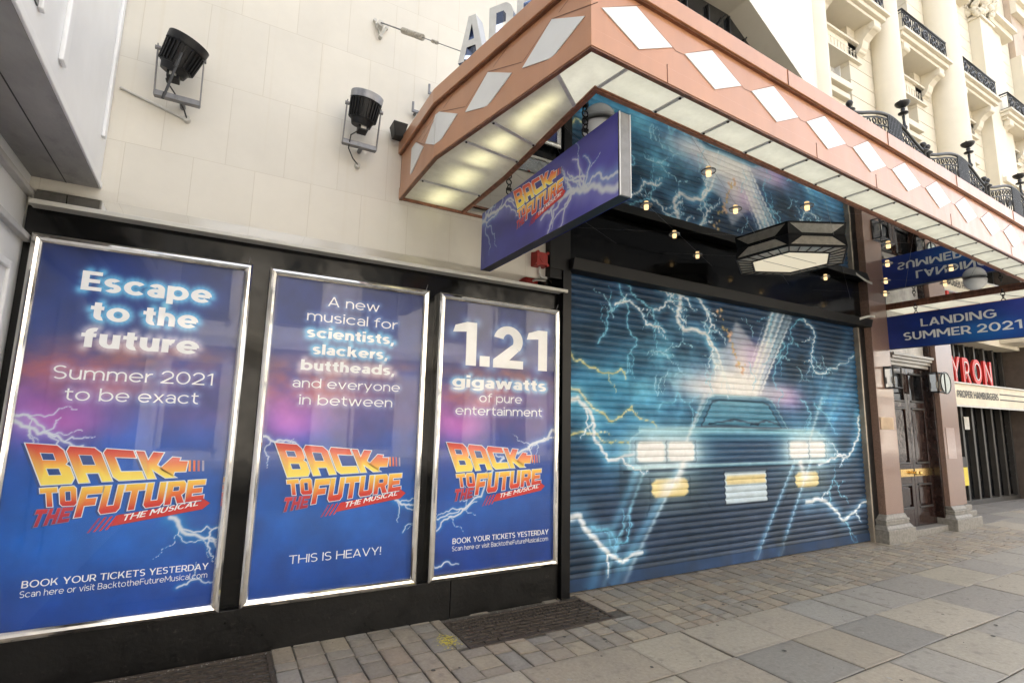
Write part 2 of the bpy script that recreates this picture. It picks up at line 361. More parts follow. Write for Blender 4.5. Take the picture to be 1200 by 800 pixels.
# a geometric sans drawn from strokes: every glyph is bars, slanted bars and round bows of one weight
def glyph(ch, w):
    h = w*(.92 if w < .15 else .76); X = .73; P = []
    def S(x0, y0, x1, y1): P.append([(x0, y0), (x1, y0), (x1, y1), (x0, y1)])
    def D(x0, y0, x1, y1, k=1.):
        d = .5*k*w*math.hypot(x1-x0, y1-y0)/abs(y1-y0); P.append([(x0-d, y0), (x0+d, y0), (x1+d, y1), (x1-d, y1)])
    def A(cx, cy, rx, ry, a0, a1, kw=1.):
        n = max(4, int(abs(a1-a0)/11)); ts = [R(a0+(a1-a0)*i/n) for i in range(n+1)]
        o = [(cx+rx*math.cos(t), cy+ry*math.sin(t)) for t in ts]; i_ = [(cx+(rx-w*kw)*math.cos(t), cy+(ry-h)*math.sin(t)) for t in ts]
        P.append(('band', o, i_))
    r = .38+w*.16; d = 2*r; m = X/2; ry = m+.012
    ar = .30+w*.16; aw = 2*ar
    if ch == 'a':
        W_ = .58+w*.25; S(W_-w, 0, W_, X-.27); A(W_-.29-.02, X-.27, .31, .28, 0, 155); A(W_*.5-.01, .225, W_*.5, .24, 0, 360); wd = W_
    elif ch in 'bp': A(r, m, r, ry, 0, 360); S(0, 0 if ch == 'b' else -.26, w, 1.02 if ch == 'b' else X); wd = d
    elif ch == 'd': A(r, m, r, ry, 0, 360); S(d-w, 0, d, 1.02); wd = d
    elif ch == 'g': A(r, m, r, ry, 0, 360); S(d-w, -.02, d, X); A(r, -.02, r, .245, 205, 360); wd = d
    elif ch == 'c': A(r, m, r, ry, 42, 318); wd = d-.06
    elif ch == 'e': A(r, m, r, ry, -2, 318); S(w*.5, m-h*.5, d-w*.3, m+h*.42); wd = d-.01
    elif ch == 'o': A(r, m, r, ry, 0, 360); wd = d
    elif ch == 'f': S(.12, 0, .12+w, .74); A(.12+.30+w*.1, .74, .30+w*.1, .29, 78, 180); S(0, X-h, .40+w*.3, X); wd = .42+w*.3
    elif ch in 'hn': S(0, 0, w, 1.02 if ch == 'h' else X); A(ar, X-ar, ar, ar+.012, 0, 165); S(aw-w, 0, aw, X-ar); wd = aw
    elif ch == 'm':
        q = ar*.94; S(0, 0, w, X)
        for k in (0, 1): o = k*(2*q-w); A(o+q, X-q, q, q+.012, 0, 165); S(o+2*q-w, 0, o+2*q, X-q)
        wd = 4*q-w
    elif ch == 'u': S(0, ar, w, X); A(ar, ar, ar, ar+.012, 180, 345); S(aw-w, 0, aw, X); wd = aw
    elif ch == 'i': S(0, 0, w, X); S(-.01, .86, w+.01, .86+max(w*.8, .12)); wd = w
    elif ch == 'l': S(0, 0, w, 1.02); wd = w
    elif ch == 'k': S(0, 0, w, 1.02); D(w*1.0+.06, .30, .50+w*.2, X); D(.52+w*.45, 0, .24+w*.6, .44); wd = .54+w*.9
    elif ch == 'r': S(0, 0, w, X); A(.36+w*.2, X-.36, .36+w*.2-w*.3, .365, 82, 168); wd = .38+w*.2
    elif ch == 's':
        q = .275+w*.12; y = (X+.024+h)/4; A(q, X+.012-y, q, y, 38, 270); A(q, y-.012, q, y, -142, 90); wd = 2*q
    elif ch == 't': S(.12, .24, .12+w, .93); A(.12+.26+w*.1, .25, .26+w*.1, .262, 180, 285); S(0, X-h, .42+w*.2, X); wd = .43+w*.2
    elif ch == 'v': q = .33+w*.25; D(q, 0, w*.52, X); D(q, 0, 2*q-w*.52, X); wd = 2*q
    elif ch == 'y': q = .33+w*.25; D(q, 0, w*.52, X); D(q-.12, -.26, 2*q-w*.52, X); wd = 2*q
    elif ch == 'w':
        q = .25+w*.22; D(q, 0, w*.5, X); D(q, 0, 2*q-.02, X); D(3*q-.04, 0, 2*q-.02, X); D(3*q-.04, 0, 4*q-.04-w*.5, X); wd = 4*q-.04
    elif ch == 'x': q = .60+w*.5; D(w*.55, 0, q-w*.55, X); D(q-w*.55, 0, w*.55, X); wd = q
    elif ch == 'A': q = .41+w*.25; D(w*.52, 0, q, 1); D(2*q-w*.52, 0, q, 1); S(.20+w*.1, .22, 2*q-.20-w*.1, .22+h); wd = 2*q
    elif ch == 'B':
        S(0, 0, w, 1); y = (1+h)/4
        for cy, q in ((1-y, .68), (y, .74)): A(q+w*.1-.30, cy, .30, y, -90, 90); S(w*.5, cy-y, q-.30+w*.1, cy-y+h); S(w*.5, cy+y-h, q-.30+w*.1, cy+y)
        wd = .74+w*.1
    elif ch == 'C': A(.50, .5, .50+w*.05, .515, 42, 318); wd = .90
    elif ch == 'D': q = .84+w*.1; S(0, 0, w, 1); A(q-.46, .5, .46, .5, -90, 90); S(w*.5, 0, q-.46, h); S(w*.5, 1-h, q-.46, 1); wd = q
    elif ch in 'EF':
        q = .64+w*.2; S(0, 0, w, 1); S(w*.5, 1-h, q, 1); S(w*.5, .5-h*.5, q-.06, .5+h*.5); wd = q
        if ch == 'E': S(w*.5, 0, q+.02, h)
    elif ch == 'G': A(.52, .5, .52, .515, 42, 330); S(.52, .40, .98, .40+h); S(.98-w, .16, .98, .40+h*.5); wd = 1.0
    elif ch == 'H': S(0, 0, w, 1); S(.76-w*.0, 0, .76+w, 1) if False else S(.78, 0, .78+w*.0+w, 1); S(w*.5, .5-h*.5, .78+w*.5, .5+h*.5); wd = .78+w
    elif ch == 'I': S(0, 0, w, 1); wd = w
    elif ch == 'K': S(0, 0, w, 1); D(w+.05, .34, .66+w*.2, 1); D(.70+w*.35, 0, .30+w*.55, .60); wd = .74+w*.9
    elif ch == 'L': S(0, 0, w, 1); S(w*.5, 0, .60+w*.2, h); wd = .60+w*.2
    elif ch == 'M': S(0, 0, w, 1); S(.92, 0, .92+w, 1); q = (.92+w)/2; D(q, .28, w*.55, 1); D(q, .28, .92+w*.45, 1); wd = .92+w
    elif ch == 'N': S(0, 0, w, 1); S(.76, 0, .76+w, 1); D(.76+w*.4, 0, w*.6, 1); wd = .76+w
    elif ch == 'O': A(.53, .5, .53, .515, 0, 360); wd = 1.06
    elif ch in 'PR':
        y = .33+h*.05; S(0, 0, w, 1); A(.74+w*.1-y, 1-y, y, y, -90, 90); S(w*.5, 1-h, .74+w*.1-y, 1); S(w*.5, 1-2*y, .74+w*.1-y, 1-2*y+h); wd = .74+w*.1
        if ch == 'R': D(.74-w*.1, 0, .42, .40)
    elif ch == 'S':
        q = .335+w*.15; y = (1.024+h)/4; A(q, 1.012-y, q, y, 35, 270); A(q, y-.012, q, y, -145, 90); wd = 2*q
    elif ch == 'T': q = .76+w*.3; S(q/2-w/2, 0, q/2+w/2, 1); S(0, 1-h, q, 1); wd = q
    elif ch == 'U': q = .39+w*.1; S(0, q, w, 1); S(2*q-w, q, 2*q, 1); A(q, q, q, q+.012, 180, 360); wd = 2*q
    elif ch == 'V': q = .42+w*.25; D(q, 0, w*.52, 1); D(q, 0, 2*q-w*.52, 1); wd = 2*q
    elif ch == 'Y': q = .40+w*.25; S(q-w/2, 0, q+w/2, .44); D(q, .38, w*.52, 1); D(q, .38, 2*q-w*.52, 1); wd = 2*q
    elif ch == '0': A(.42+w*.1, .5, .42+w*.1, .515, 0, 360); wd = .84+w*.2
    elif ch == '1': q = .24+w*.35; S(q, 0, q+w, 1); P.append([(0, .74), (.05, .76+h*.75), (q+.01, 1), (q+w*.5, 1), (q+w*.5, .97-h*.95)]); wd = q+w
    elif ch == '2': q = .36+w*.12; qy = q*.92; A(q, 1.012-qy, q, qy, -38, 168); P.append([(0, h*.98), (0, h*.5), (w*1.25, h*.5), (q+(q-w*.1)*math.cos(R(-38)), 1.012-qy+qy*math.sin(R(-38))), (q+(q-w)*math.cos(R(-38)), 1.012-qy+(qy-h)*math.sin(R(-38))+.02)]); S(0, 0, 2*q+.02, h); wd = 2*q+.02
    elif ch == ',': D(w*.30, -.17, w*.62, max(w*.7, .12), .8); wd = w
    elif ch == '.': q = max(w, .13); S(0, 0, q, q*.95); wd = q
    elif ch == '!': S(.02, .30, .02+w, 1); S(.0, 0, w+.04, w*1.1); wd = w+.04
    else: wd = .24+w*.3
    return P, wd
def text_tris(body, w=.11):
    """vertices (x, y, layer) and faces of a line of writing; cap height is 1"""
    V, F, x = [], [], 0.; gap = .13-w*.16
    for ch in body:
        P, wd = glyph(ch, w)
        for k, p in enumerate(P):
            o = len(V)
            if p[0] == 'band':
                n = len(p[1]); V += [(x+a, b, k) for a, b in p[1]]+[(x+a, b, k) for a, b in p[2]]
                F += [(o+n+i, o+i, o+i+1, o+n+i+1) for i in range(n-1)]
            else:
                V += [(x+a, b, k) for a, b in p]; F.append(tuple(range(o, o+len(p))))
        x += wd+gap
    V = np.array(V); return V, F
CAPH = 1.
def text_on(mb, fr, body, a0, a1, b, cap, d, off=0., bold=0, mi=0, weight=None):
    """a line of writing from a0 to a1 on baseline b"""
    w = weight or (.255 if bold >= .08 else .20 if bold >= .055 else .165 if bold else .106)
    v, f = text_tris(body, w); x0, x1 = v[:, 0].min(), v[:, 0].max(); sx = (a1-a0)/(x1-x0)
    p = np.stack([a0+(v[:, 0]-x0)*sx, b+v[:, 1]*cap], -1)
    mb.add([fr(q[0], q[1], d+k*.00015) for q, k in zip(p, v[:, 2])], f, mi=mi)
    return p

# ------------------------------------------------------------------ art painting (flat colour maps held in vertex colours)
class Canvas:
    def __init__(s, a0, a1, b0, b1, nu, nv, seed=1):
        s.u = np.linspace(a0, a1, nu); s.v = np.linspace(b0, b1, nv); s.U, s.V = np.meshgrid(s.u, s.v)
        s.x = (s.U-a0)/(a1-a0); s.y = (s.V-b0)/(b1-b0); s.c = np.zeros((nv, nu, 3)); s.r = np.random.RandomState(seed)
    def noise(s, fx, fy, oct=4, seed=0):
        r = np.random.RandomState(seed+77); out = np.zeros_like(s.x); amp = 1; tot = 0
        for k in range(oct):
            gx, gy = int(fx*2**k)+3, int(fy*2**k)+3; g = r.rand(gy, gx)
            X = s.x*(gx-2); Y = s.y*(gy-2); xi = X.astype(int); yi = Y.astype(int); xf = X-xi; yf = Y-yi
            xf = xf*xf*(3-2*xf); yf = yf*yf*(3-2*yf)
            out += amp*((g[yi, xi]*(1-xf)+g[yi, xi+1]*xf)*(1-yf)+(g[yi+1, xi]*(1-xf)+g[yi+1, xi+1]*xf)*yf); tot += amp; amp *= .55
        return out/tot
    def blend(s, mask, col):
        m = np.clip(mask, 0, 1)[..., None]; s.c = s.c*(1-m)+np.array(col)/255.*m
    def screen(s, mask, col):
        m = np.clip(mask, 0, 1)[..., None]; s.c = 1-(1-s.c)*(1-np.array(col)/255.*m)
    def blob(s, a, b, ra, rb): return np.exp(-(((s.U-a)/ra)**2+((s.V-b)/rb)**2))
    def poly(s, pts, feather=0):
        m = np.zeros(s.U.shape, bool); n = len(pts)
        for i in range(n):
            (x0, y0), (x1, y1) = pts[i], pts[(i+1) % n]
            if y0 == y1: continue
            c = ((s.V >= min(y0, y1)) & (s.V < max(y0, y1))); m ^= c & (s.U < (s.V-y0)*(x1-x0)/(y1-y0)+x0)
        m = m.astype(float)
        for _ in range(feather):
            m[1:-1, 1:-1] = (m[1:-1, 1:-1]*2+m[:-2, 1:-1]+m[2:, 1:-1]+m[1:-1, :-2]+m[1:-1, 2:])/6
        return m
    def dist(s, segs, reach):
        D = np.full(s.U.shape, 9.); du = s.u[1]-s.u[0]; dv = s.v[1]-s.v[0]
        for x0, y0, x1, y1, w in segs:
            i0 = max(0, int((min(x0, x1)-reach-s.u[0])/du)); i1 = min(len(s.u), int((max(x0, x1)+reach-s.u[0])/du)+2)
            j0 = max(0, int((min(y0, y1)-reach-s.v[0])/dv)); j1 = min(len(s.v), int((max(y0, y1)+reach-s.v[0])/dv)+2)
            if i1 <= i0 or j1 <= j0: continue
            A = s.U[j0:j1, i0:i1]; B = s.V[j0:j1, i0:i1]; dx, dy = x1-x0, y1-y0; L = dx*dx+dy*dy+1e-12
            t = np.clip(((A-x0)*dx+(B-y0)*dy)/L, 0, 1); d = np.hypot(A-x0-t*dx, B-y0-t*dy)/w
            D[j0:j1, i0:i1] = np.minimum(D[j0:j1, i0:i1], d)
        return D
    def jag(s, pts, w, rough=.22, depth=3, taper=.4):
        pts = [np.array(p, float) for p in pts]
        for k in range(depth):
            q = [pts[0]]
            for a, b in zip(pts, pts[1:]):
                d = b-a; m = (a+b)/2+np.array([-d[1], d[0]])*s.r.uniform(-rough, rough); q += [m, b]
            pts = q
        n = len(pts)
        return [(pts[i][0], pts[i][1], pts[i+1][0], pts[i+1][1], w*(1-(1-taper)*i/n)) for i in range(n-1)], pts
    def bolt(s, pts, w, col=(240, 246, 255), glow=(90, 170, 235), gw=5., gs=.55, branches=3, blen=.22, rough=.22):
        segs, P = s.jag(pts, w, rough)
        for k in range(branches):
            i = s.r.randint(2, len(P)-2); d = P[min(i+2, len(P)-1)]-P[i-2]; L = blen*s.r.uniform(.5, 1.2); a = math.atan2(d[1], d[0])+s.r.choice([-1, 1])*s.r.uniform(.4, 1.1)
            e = P[i]+L*np.array([math.cos(a), math.sin(a)]); a += s.r.uniform(-.5, .5); e2 = e+L*.6*np.array([math.cos(a), math.sin(a)])
            segs += s.jag([P[i], e, e2], w*.4, .25, 3, .2)[0]
        D = s.dist(segs, w*gw*2.2)
        if gs: s.screen(np.exp(-(D/gw)**2)*gs, glow)
        s.blend(np.clip(1.35-D, 0, 1)**.8, col)
    def streak(s, p0, p1, w0, w1, col, k=.6, fade=(1, 0.)):
        p0, p1 = np.array(p0), np.array(p1); d = p1-p0; L = np.hypot(*d); d /= L
        t = ((s.U-p0[0])*d[0]+(s.V-p0[1])*d[1])/L; q = abs(-(s.U-p0[0])*d[1]+(s.V-p0[1])*d[0])
        w = w0+(w1-w0)*np.clip(t, 0, 1); m = np.exp(-(q/w)**2)*((t > 0) & (t < 1))*(fade[0]+(fade[1]-fade[0])*np.clip(t, 0, 1))
        s.screen(m*k, col)
    def glow_points(s, pts, r, col, k):
        G = np.zeros_like(s.U); du = s.u[1]-s.u[0]; dv = s.v[1]-s.v[0]
        for a, b in pts:
            i0 = max(0, int((a-2.2*r-s.u[0])/du)); i1 = min(len(s.u), int((a+2.2*r-s.u[0])/du)+2); j0 = max(0, int((b-2.2*r-s.v[0])/dv)); j1 = min(len(s.v), int((b+2.2*r-s.v[0])/dv)+2)
            if i1 <= i0 or j1 <= j0: continue
            g = np.exp(-((s.U[j0:j1, i0:i1]-a)**2+(s.V[j0:j1, i0:i1]-b)**2)/r**2); G[j0:j1, i0:i1] = np.maximum(G[j0:j1, i0:i1], g)
        s.screen(G*k, col)
    def lin(s, k=1., sat=1.):
        c = s2l(np.clip(s.c, 0, 1)); g = c.mean(-1, keepdims=True); return np.clip(g+(c-g)*sat, 0, 1)*k
    def sample(s, a, b):
        i = np.clip(((a-s.u[0])/(s.u[1]-s.u[0])).round().astype(int), 0, len(s.u)-1); j = np.clip(((b-s.v[0])/(s.v[1]-s.v[0])).round().astype(int), 0, len(s.v)-1)
        return s.c[j, i]

# blocky title letters: outlines and holes on a unit cell
GL = {
 'B': ([(0, 0), (.86, 0), (1, .13), (1, .43), (.9, .5), (1, .58), (1, .88), (.87, 1), (0, 1)], [[(.3, .22), (.3, .40), (.68, .40), (.68, .22)], [(.3, .60), (.3, .79), (.68, .79), (.68, .60)]]),
 'A': ([(0, 0), (.3, 0), (.3, .26), (.70, .26), (.70, 0), (1, 0), (1, .86), (.86, 1), (.14, 1), (0, .86)], [[(.3, .48), (.3, .78), (.70, .78), (.70, .48)]]),
 'C': ([(.14, 0), (1, 0), (1, .27), (.3, .27), (.3, .75), (1, .75), (1, 1), (.14, 1), (0, .87), (0, .13)], []),
 'K': ([(0, 0), (.3, 0), (.3, .34), (.68, 0), (1.06, 0), (.56, .5), (1.02, 1), (.64, 1), (.3, .66), (.3, 1), (0, 1)], []),
 'T': ([(.34, 0), (.66, 0), (.66, .74), (1, .74), (1, 1), (0, 1), (0, .74), (.34, .74)], []),
 'O': ([(.14, 0), (.86, 0), (1, .13), (1, .87), (.86, 1), (.14, 1), (0, .87), (0, .13)], [[(.32, .25), (.32, .75), (.68, .75), (.68, .25)]]),
 'H': ([(0, 0), (.32, 0), (.32, .38), (.68, .38), (.68, 0), (1, 0), (1, 1), (.68, 1), (.68, .62), (.32, .62), (.32, 1), (0, 1)], []),
 'E': ([(0, 0), (1, 0), (1, .24), (.32, .24), (.32, .38), (.86, .38), (.86, .61), (.32, .61), (.32, .76), (1, .76), (1, 1), (0, 1)], []),
 'F': ([(0, 0), (.32, 0), (.32, .36), (.84, .36), (.84, .60), (.32, .60), (.32, .75), (1.04, .75), (1.04, 1), (0, 1)], []),
 'U': ([(.14, 0), (.86, 0), (1, .13), (1, 1), (.68, 1), (.68, .26), (.32, .26), (.32, 1), (0, 1), (0, .13)], []),
 'R': ([(0, 0), (.32, 0), (.32, .34), (.5, .34), (.68, 0), (1.04, 0), (.82, .37), (1, .48), (1, .87), (.86, 1), (0, 1)], [[(.32, .56), (.32, .77), (.68, .77), (.68, .56)]]),
}
def offset_poly(p, d):
    p = [np.array(q, float) for q in p]; n = len(p)
    area = sum(p[i][0]*p[(i+1) % n][1]-p[(i+1) % n][0]*p[i][1] for i in range(n)); sg = 1 if area > 0 else -1
    out = []
    for i in range(n):
        a, b, c = p[i-1], p[i], p[(i+1) % n]
        e0 = (b-a)/(np.linalg.norm(b-a)+1e-9); e1 = (c-b)/(np.linalg.norm(c-b)+1e-9)
        n0 = sg*np.array([e0[1], -e0[0]]); n1 = sg*np.array([e1[1], -e1[0]])
        m = n0+n1; m = m/max(.35, m@m)*2; out.append(b+m*d)
    return out
def tess(outer, holes):
    polys = [[Vector((float(q[0]), float(q[1]), 0)) for q in h] for h in [outer]+holes]
    v = [tuple(q)[:2] for h in polys for q in h]
    return v, [tuple(t) for t in geometry.tessellate_polygon(polys)]
def word_quad(mb, fr, word, TL, TR, BL, BR, d, ramp, edge, ew, gap=.10, widths=None, edge_d=-.0008):
    """letters of WORD packed into a quad, a colour ramp from foot to head, with an outline underneath"""
    TL, TR, BL, BR = (np.array(q, float) for q in (TL, TR, BL, BR))
    n = len(word); ws = widths or [1]*n; tot = sum(ws)+gap*(n-1); x = 0
    def warp(u, v): return (BL*(1-u)+BR*u)*(1-v)+(TL*(1-u)+TR*u)*v
    ks = [k for k, _ in ramp]; cs = np.array([c for _, c in ramp], float)
    for ch, w in zip(word, ws):
        ou, ho = GL[ch]
        m = lambda q: warp((x+q[0]*w)/tot, q[1])
        O = [m(q) for q in ou]; Hs = [[m(q) for q in h] for h in ho]
        # fill with extra cuts so the ramp has steps to follow
        v, t = tess(O, Hs)
        vv = [q for _, h in enumerate([ou]+ho) for q in h]
        col = [s2l(np.array([np.interp(q[1], ks, cs[:, k]) for k in range(3)])/255.) for q in vv]
        mb.add([fr(a, b, d) for a, b in v], t, col=np.array(col))
        O2 = offset_poly(O, ew); H2 = [offset_poly(h, -ew*.6) for h in Hs]
        v, t = tess(O2, H2); mb.add([fr(a, b, d+edge_d) for a, b in v], t, col=s2l(np.array(edge)/255.))
        O3 = [q+np.array([-ew*2.2, -ew*1.0]) for q in offset_poly(O, ew*1.1)]
        v, t = tess(O3, []); mb.add([fr(a, b, d+2*edge_d) for a, b in v], t, col=s2l(np.array((38, 74, 140))/255.))
        x += w+gap
def flat_poly(mb, fr, pts, d, col):
    v, t = tess(pts, []); mb.add([fr(a, b, d) for a, b in v], t, col=s2l(np.array(col)/255.))
def title_logo(fr, T, d, parent, sc=1.):
    """stacked slanted title: BACK / TO THE FUTURE / THE MUSICAL with its arrow and speed stripes. T maps logo coordinates to the frame"""
    mb = MB(); ew = .0055*sc
    hot = [(0, (254, 234, 104)), (.40, (252, 214, 80)), (.66, (238, 124, 62)), (1, (204, 52, 52))]
    low = [(0, (206, 42, 46)), (.45, (234, 112, 50)), (1, (250, 214, 80))]
    red = [(0, (168, 34, 62)), (1, (206, 58, 60))]
    W_ = (225, 232, 240)
    P = lambda a, b: T(a, b)
    word_quad(mb, fr, 'BACK', P(0, .397), P(.70, .335), P(.102, .153), P(.775, .176), d, hot, W_, ew, gap=.09, widths=[1, 1, .95, .88])
    # arrow and stripes running off the K
    arr = [P(.690, .232), P(.755, .305), P(.80, .300), P(.795, .280), P(.845, .278), P(.838, .212), P(.775, .212), P(.768, .182)]
    flat_poly(mb, fr, offset_poly(arr, ew), d-.0008, W_)
    v, t = tess(arr, []); ys = np.array([q[1] for q in arr]); k = (ys-ys.min())/(ys.max()-ys.min())
    mb.add([fr(a, b, d) for a, b in v], t, col=np.array([s2l(np.array([np.interp(q, [0, .5, 1], [250, 244, 214][:]), np.interp(q, [0, .5, 1], [215, 150, 60]), np.interp(q, [0, .5, 1], [75, 70, 66])])/255.) for q in k]))
    for j in range(4):
        x = .855+.026*j; flat_poly(mb, fr, [P(x, .212), P(x+.013, .212), P(x+.007, .284-.001*j), P(x-.006, .284-.001*j)], d, [(240, 150, 60), (228, 110, 60), (190, 110, 110), (150, 150, 180)][j])
    word_quad(mb, fr, 'TO', P(.098, .134), P(.268, .142), P(.118, .026), P(.285, .026), d, low, W_, ew*.8, gap=.12)
    word_quad(mb, fr, 'THE', P(.100, .012), P(.272, .018), P(.078, -.090), P(.256, -.066), d, red, (120, 120, 170), ew*.6, gap=.14)
    word_quad(mb, fr, 'FUTURE', P(.300, .132), P(.962, .156), P(.280, -.046), P(.958, .024), d, low, W_, ew*.9, gap=.10)
    band = [P(.470, -.108), P(.958, -.036), P(1.0, .001), P(.953, .034), P(.950, .014), P(.500, -.044)]
    flat_poly(mb, fr, offset_poly(band, ew*.6), d-.0008, (70, 60, 120)); flat_poly(mb, fr, band, d, (206, 48, 44))
    for j in range(4):
        x = .352+.030*j; flat_poly(mb, fr, [P(x, -.142+.004*j), P(x+.012, -.140+.004*j), P(x+.062, -.054+.003*j), P(x+.048, -.056+.003*j)], d, [(150, 60, 110), (190, 55, 75), (205, 50, 55), (210, 50, 48)][j])
    o = mb.build('title_logo', M['logo'], parent)
    tx = MB(); v, f = text_tris('THE MUSICAL', .20)
    x0, x1 = v[:, 0].min(), v[:, 0].max(); pts = []
    for a, b, k_ in v:
        u = (a-x0)/(x1-x0); h = b/CAPH
        pts.append(P(.520+u*.410+h*.012, -.083+u*.072+h*(.040-.004*u)))
    tx.add([fr(q[0], q[1], d+.0008+k_*.00012) for q, k_ in zip(pts, v[:, 2])], f); tx.build('title_lettering', M['text'], parent)
    return o

# ================================================================== SETTING
YW = 4.20                                       # face of the theatre wall
# ---- ground, pavement, road
g = MB(); g.quad((-300, -300, -.14), (300, -300, -.14), (300, 300, -.14), (-300, 300, -.14))
struct(g.build('ground', M['asphalt']))
rd = MB(); rd.quad((-60, -9.6, -.125), (80, -9.6, -.125), (80, -1.6, -.125), (-60, -1.6, -.125)); struct(rd.build('road', M['asphalt']))
kb = MB()
for k in range(-20, 60): kb.box(k*1.0+.004, k*1.0+.996, -1.6, -1.35, -.13, 0.)
struct(kb.build('kerb', M['stonebase'], bevel=.01))
bed = MB(); bed.box(-6, 34, -1.35, 4.5, -.13, -.011); bed.box(11.6, 34, 4.501, 7.0, -.13, -.011); struct(bed.build('paving_bed', M['mortar']))
kb = MB(); kb.box(-60, 80, -12.4, -9.6, -.13, 0); struct(kb.build('far_pavement', M['stonebase']))

rng = random.Random(11)
GR1 = (1.70, 3.03, 3.545, 4.07); GR2 = (-.78, .455, 3.45, 4.12)
pv = MB()
TONES_SET = [(122, 106, 88), (130, 114, 94), (110, 98, 84), (140, 118, 92), (118, 108, 96), (100, 92, 82), (134, 108, 84), (112, 108, 104), (146, 128, 100)]
TONES_SLAB = [(140, 128, 110), (132, 124, 112), (146, 134, 112), (122, 118, 112), (136, 122, 104), (112, 108, 106), (150, 140, 122), (140, 124, 102), (126, 124, 122)]
def stone(x0, x1, y0, y1, tone, gap=.004, jit=.004, dz=.0022, k=.80):
    j = lambda: rng.uniform(-jit, jit)
    c = [(x0+gap+j(), y0+gap+j()), (x1-gap+j(), y0+gap+j()), (x1-gap+j(), y1-gap+j()), (x0+gap+j(), y1-gap+j())]
    z = rng.uniform(-dz, dz); z4 = [z+rng.uniform(-dz, dz)*.5 for _ in range(4)]
    tone = np.array(tone)*.32+np.array((122, 117, 108))*.68
    col = s2l(tone/255.)*k*2.0*rng.uniform(.90, 1.08)
    m = np.mean(c, 0); b = min(.006, .3*min(x1-x0, y1-y0)); b2 = b+min(.030, .22*min(x1-x0, y1-y0))*rng.uniform(.6, 1.2)
    ins = lambda e: [(q[0]+(e if q[0] < m[0] else -e), q[1]+(e if q[1] < m[1] else -e)) for q in c]
    inn = [(*q, zz+rng.uniform(0, .0012)) for q, zz in zip(ins(b2), z4)]; top = [(*q, zz) for q, zz in zip(ins(b), z4)]
    mid = [(q[0], q[1], zz-.0030) for q, zz in zip(c, z4)]; bot = [(q[0], q[1], -.013) for q in c]
    f = [(0, 1, 2, 3)]
    for o_ in (0, 4, 8):
        for i in range(4): f.append((o_+4+i, o_+4+(i+1) % 4, o_+(i+1) % 4, o_+i))
    cols = [col*rng.uniform(.97, 1.03) for _ in range(4)]+[col*rng.uniform(.78, .93) for _ in range(4)]+[col*rng.uniform(.6, .8) for _ in range(4)]+[col*.45]*4
    pv.add(inn+top+mid+bot, f, col=np.array(cols))
def hits(x0, x1, y0, y1, r): return x1 > r[0]+.005 and x0 < r[1]-.005 and y1 > r[2]+.005 and y0 < r[3]-.005
def clip_stone(x0, x1, y0, y1, *a, **k):
    for r in (GR1, GR2):
        if hits(x0, x1, y0, y1, r):
            if y0 < r[2]-.05: y1 = min(y1, r[2])
            elif x0 < r[0]-.04: x1 = min(x1, r[0])
            elif x1 > r[1]+.04: x0 = max(x0, r[1])
            else: return
    if x1-x0 > .03 and y1-y0 > .03: stone(x0, x1, y0, y1, *a, **k)
x = -3.0
while x < 11.6:
    w = rng.uniform(.15, .20) if x < 3.2 else rng.uniform(.14, .19)
    y = 3.12
    while y < 4.23:
        L = rng.choice([.12, .16, .20, .26]) if x < 3.2 else rng.choice([.10, .13, .17, .22])
        y1 = y+L*rng.uniform(.9, 1.1)
        if y1 > 4.18: y1 = 4.245
        clip_stone(x, x+w, y, y1, rng.choice(TONES_SET), k=.86)
        y = y1
    x += w
# large slabs: rows parallel to the wall, lengths vary
DARK = [(3.31, 3.94, 2.09, 2.57), (4.46, 5.10, 2.0, 2.42)]
rows = [3.12, 2.62, 2.09, 1.60, 1.02, .45, -.1, -.7, -1.35]
for ri in range(len(rows)-1):
    y1, y0 = rows[ri], rows[ri+1]; x = -3.0-.3*ri
    cuts = {0: [2.73, 3.29, 3.92, 4.52, 5.42, 6.0], 1: [2.20, 2.72, 3.30, 3.94, 4.46, 5.12, 6.1], 2: [2.4, 3.3, 4.2, 4.72, 5.5]}.get(ri, [])
    xs = []
    while x < 30:
        nx = x+rng.uniform(.48, 1.05)
        for c in cuts:
            if abs(nx-c) < .30 or (x < c-.2 and nx > c): nx = c; break
        xs.append((x, nx)); x = nx
    for a, b in xs:
        t = rng.choice(TONES_SLAB); k = .84
        if ri == 1 and abs(a-3.30) < .02: t, k = (106, 103, 100), .74
        if ri == 1 and abs(a-4.46) < .02: t, k = (104, 103, 103), .74
        if ri == 0 and rng.random() < .16: t, k = (104, 102, 104), .75
        stone(a, b, y0, y1, t, gap=.0035, jit=.005, dz=.003, k=k)
x = 11.6
while x < 30:                                   # recess in front of the restaurant: bluish slabs
    w = rng.uniform(.5, .9); y = 3.12
    while y < 6.2:
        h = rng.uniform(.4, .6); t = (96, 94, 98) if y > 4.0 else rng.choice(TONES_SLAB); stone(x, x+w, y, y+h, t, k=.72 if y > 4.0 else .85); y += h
    x += w
struct(pv.build('pavement', M['stonepaving']))
ym = MB(); rr = random.Random(3)
for k in range(230):
    cx, cy = 1.60+rr.gauss(0, .040), 3.72+rr.gauss(0, .055); s_ = rr.uniform(.002, .0085)*(1.6 if k < 25 else 1)
    ym.add([(cx+s_*math.cos(t)*rr.uniform(.6, 1.2), cy+s_*.9*math.sin(t)*rr.uniform(.6, 1.2), .0035+.00002*k) for t in np.linspace(0, 2*PI, 7)[:-1]], [tuple(range(6))])
struct(ym.build('yellow_spray_mark', M['yellowmark']))
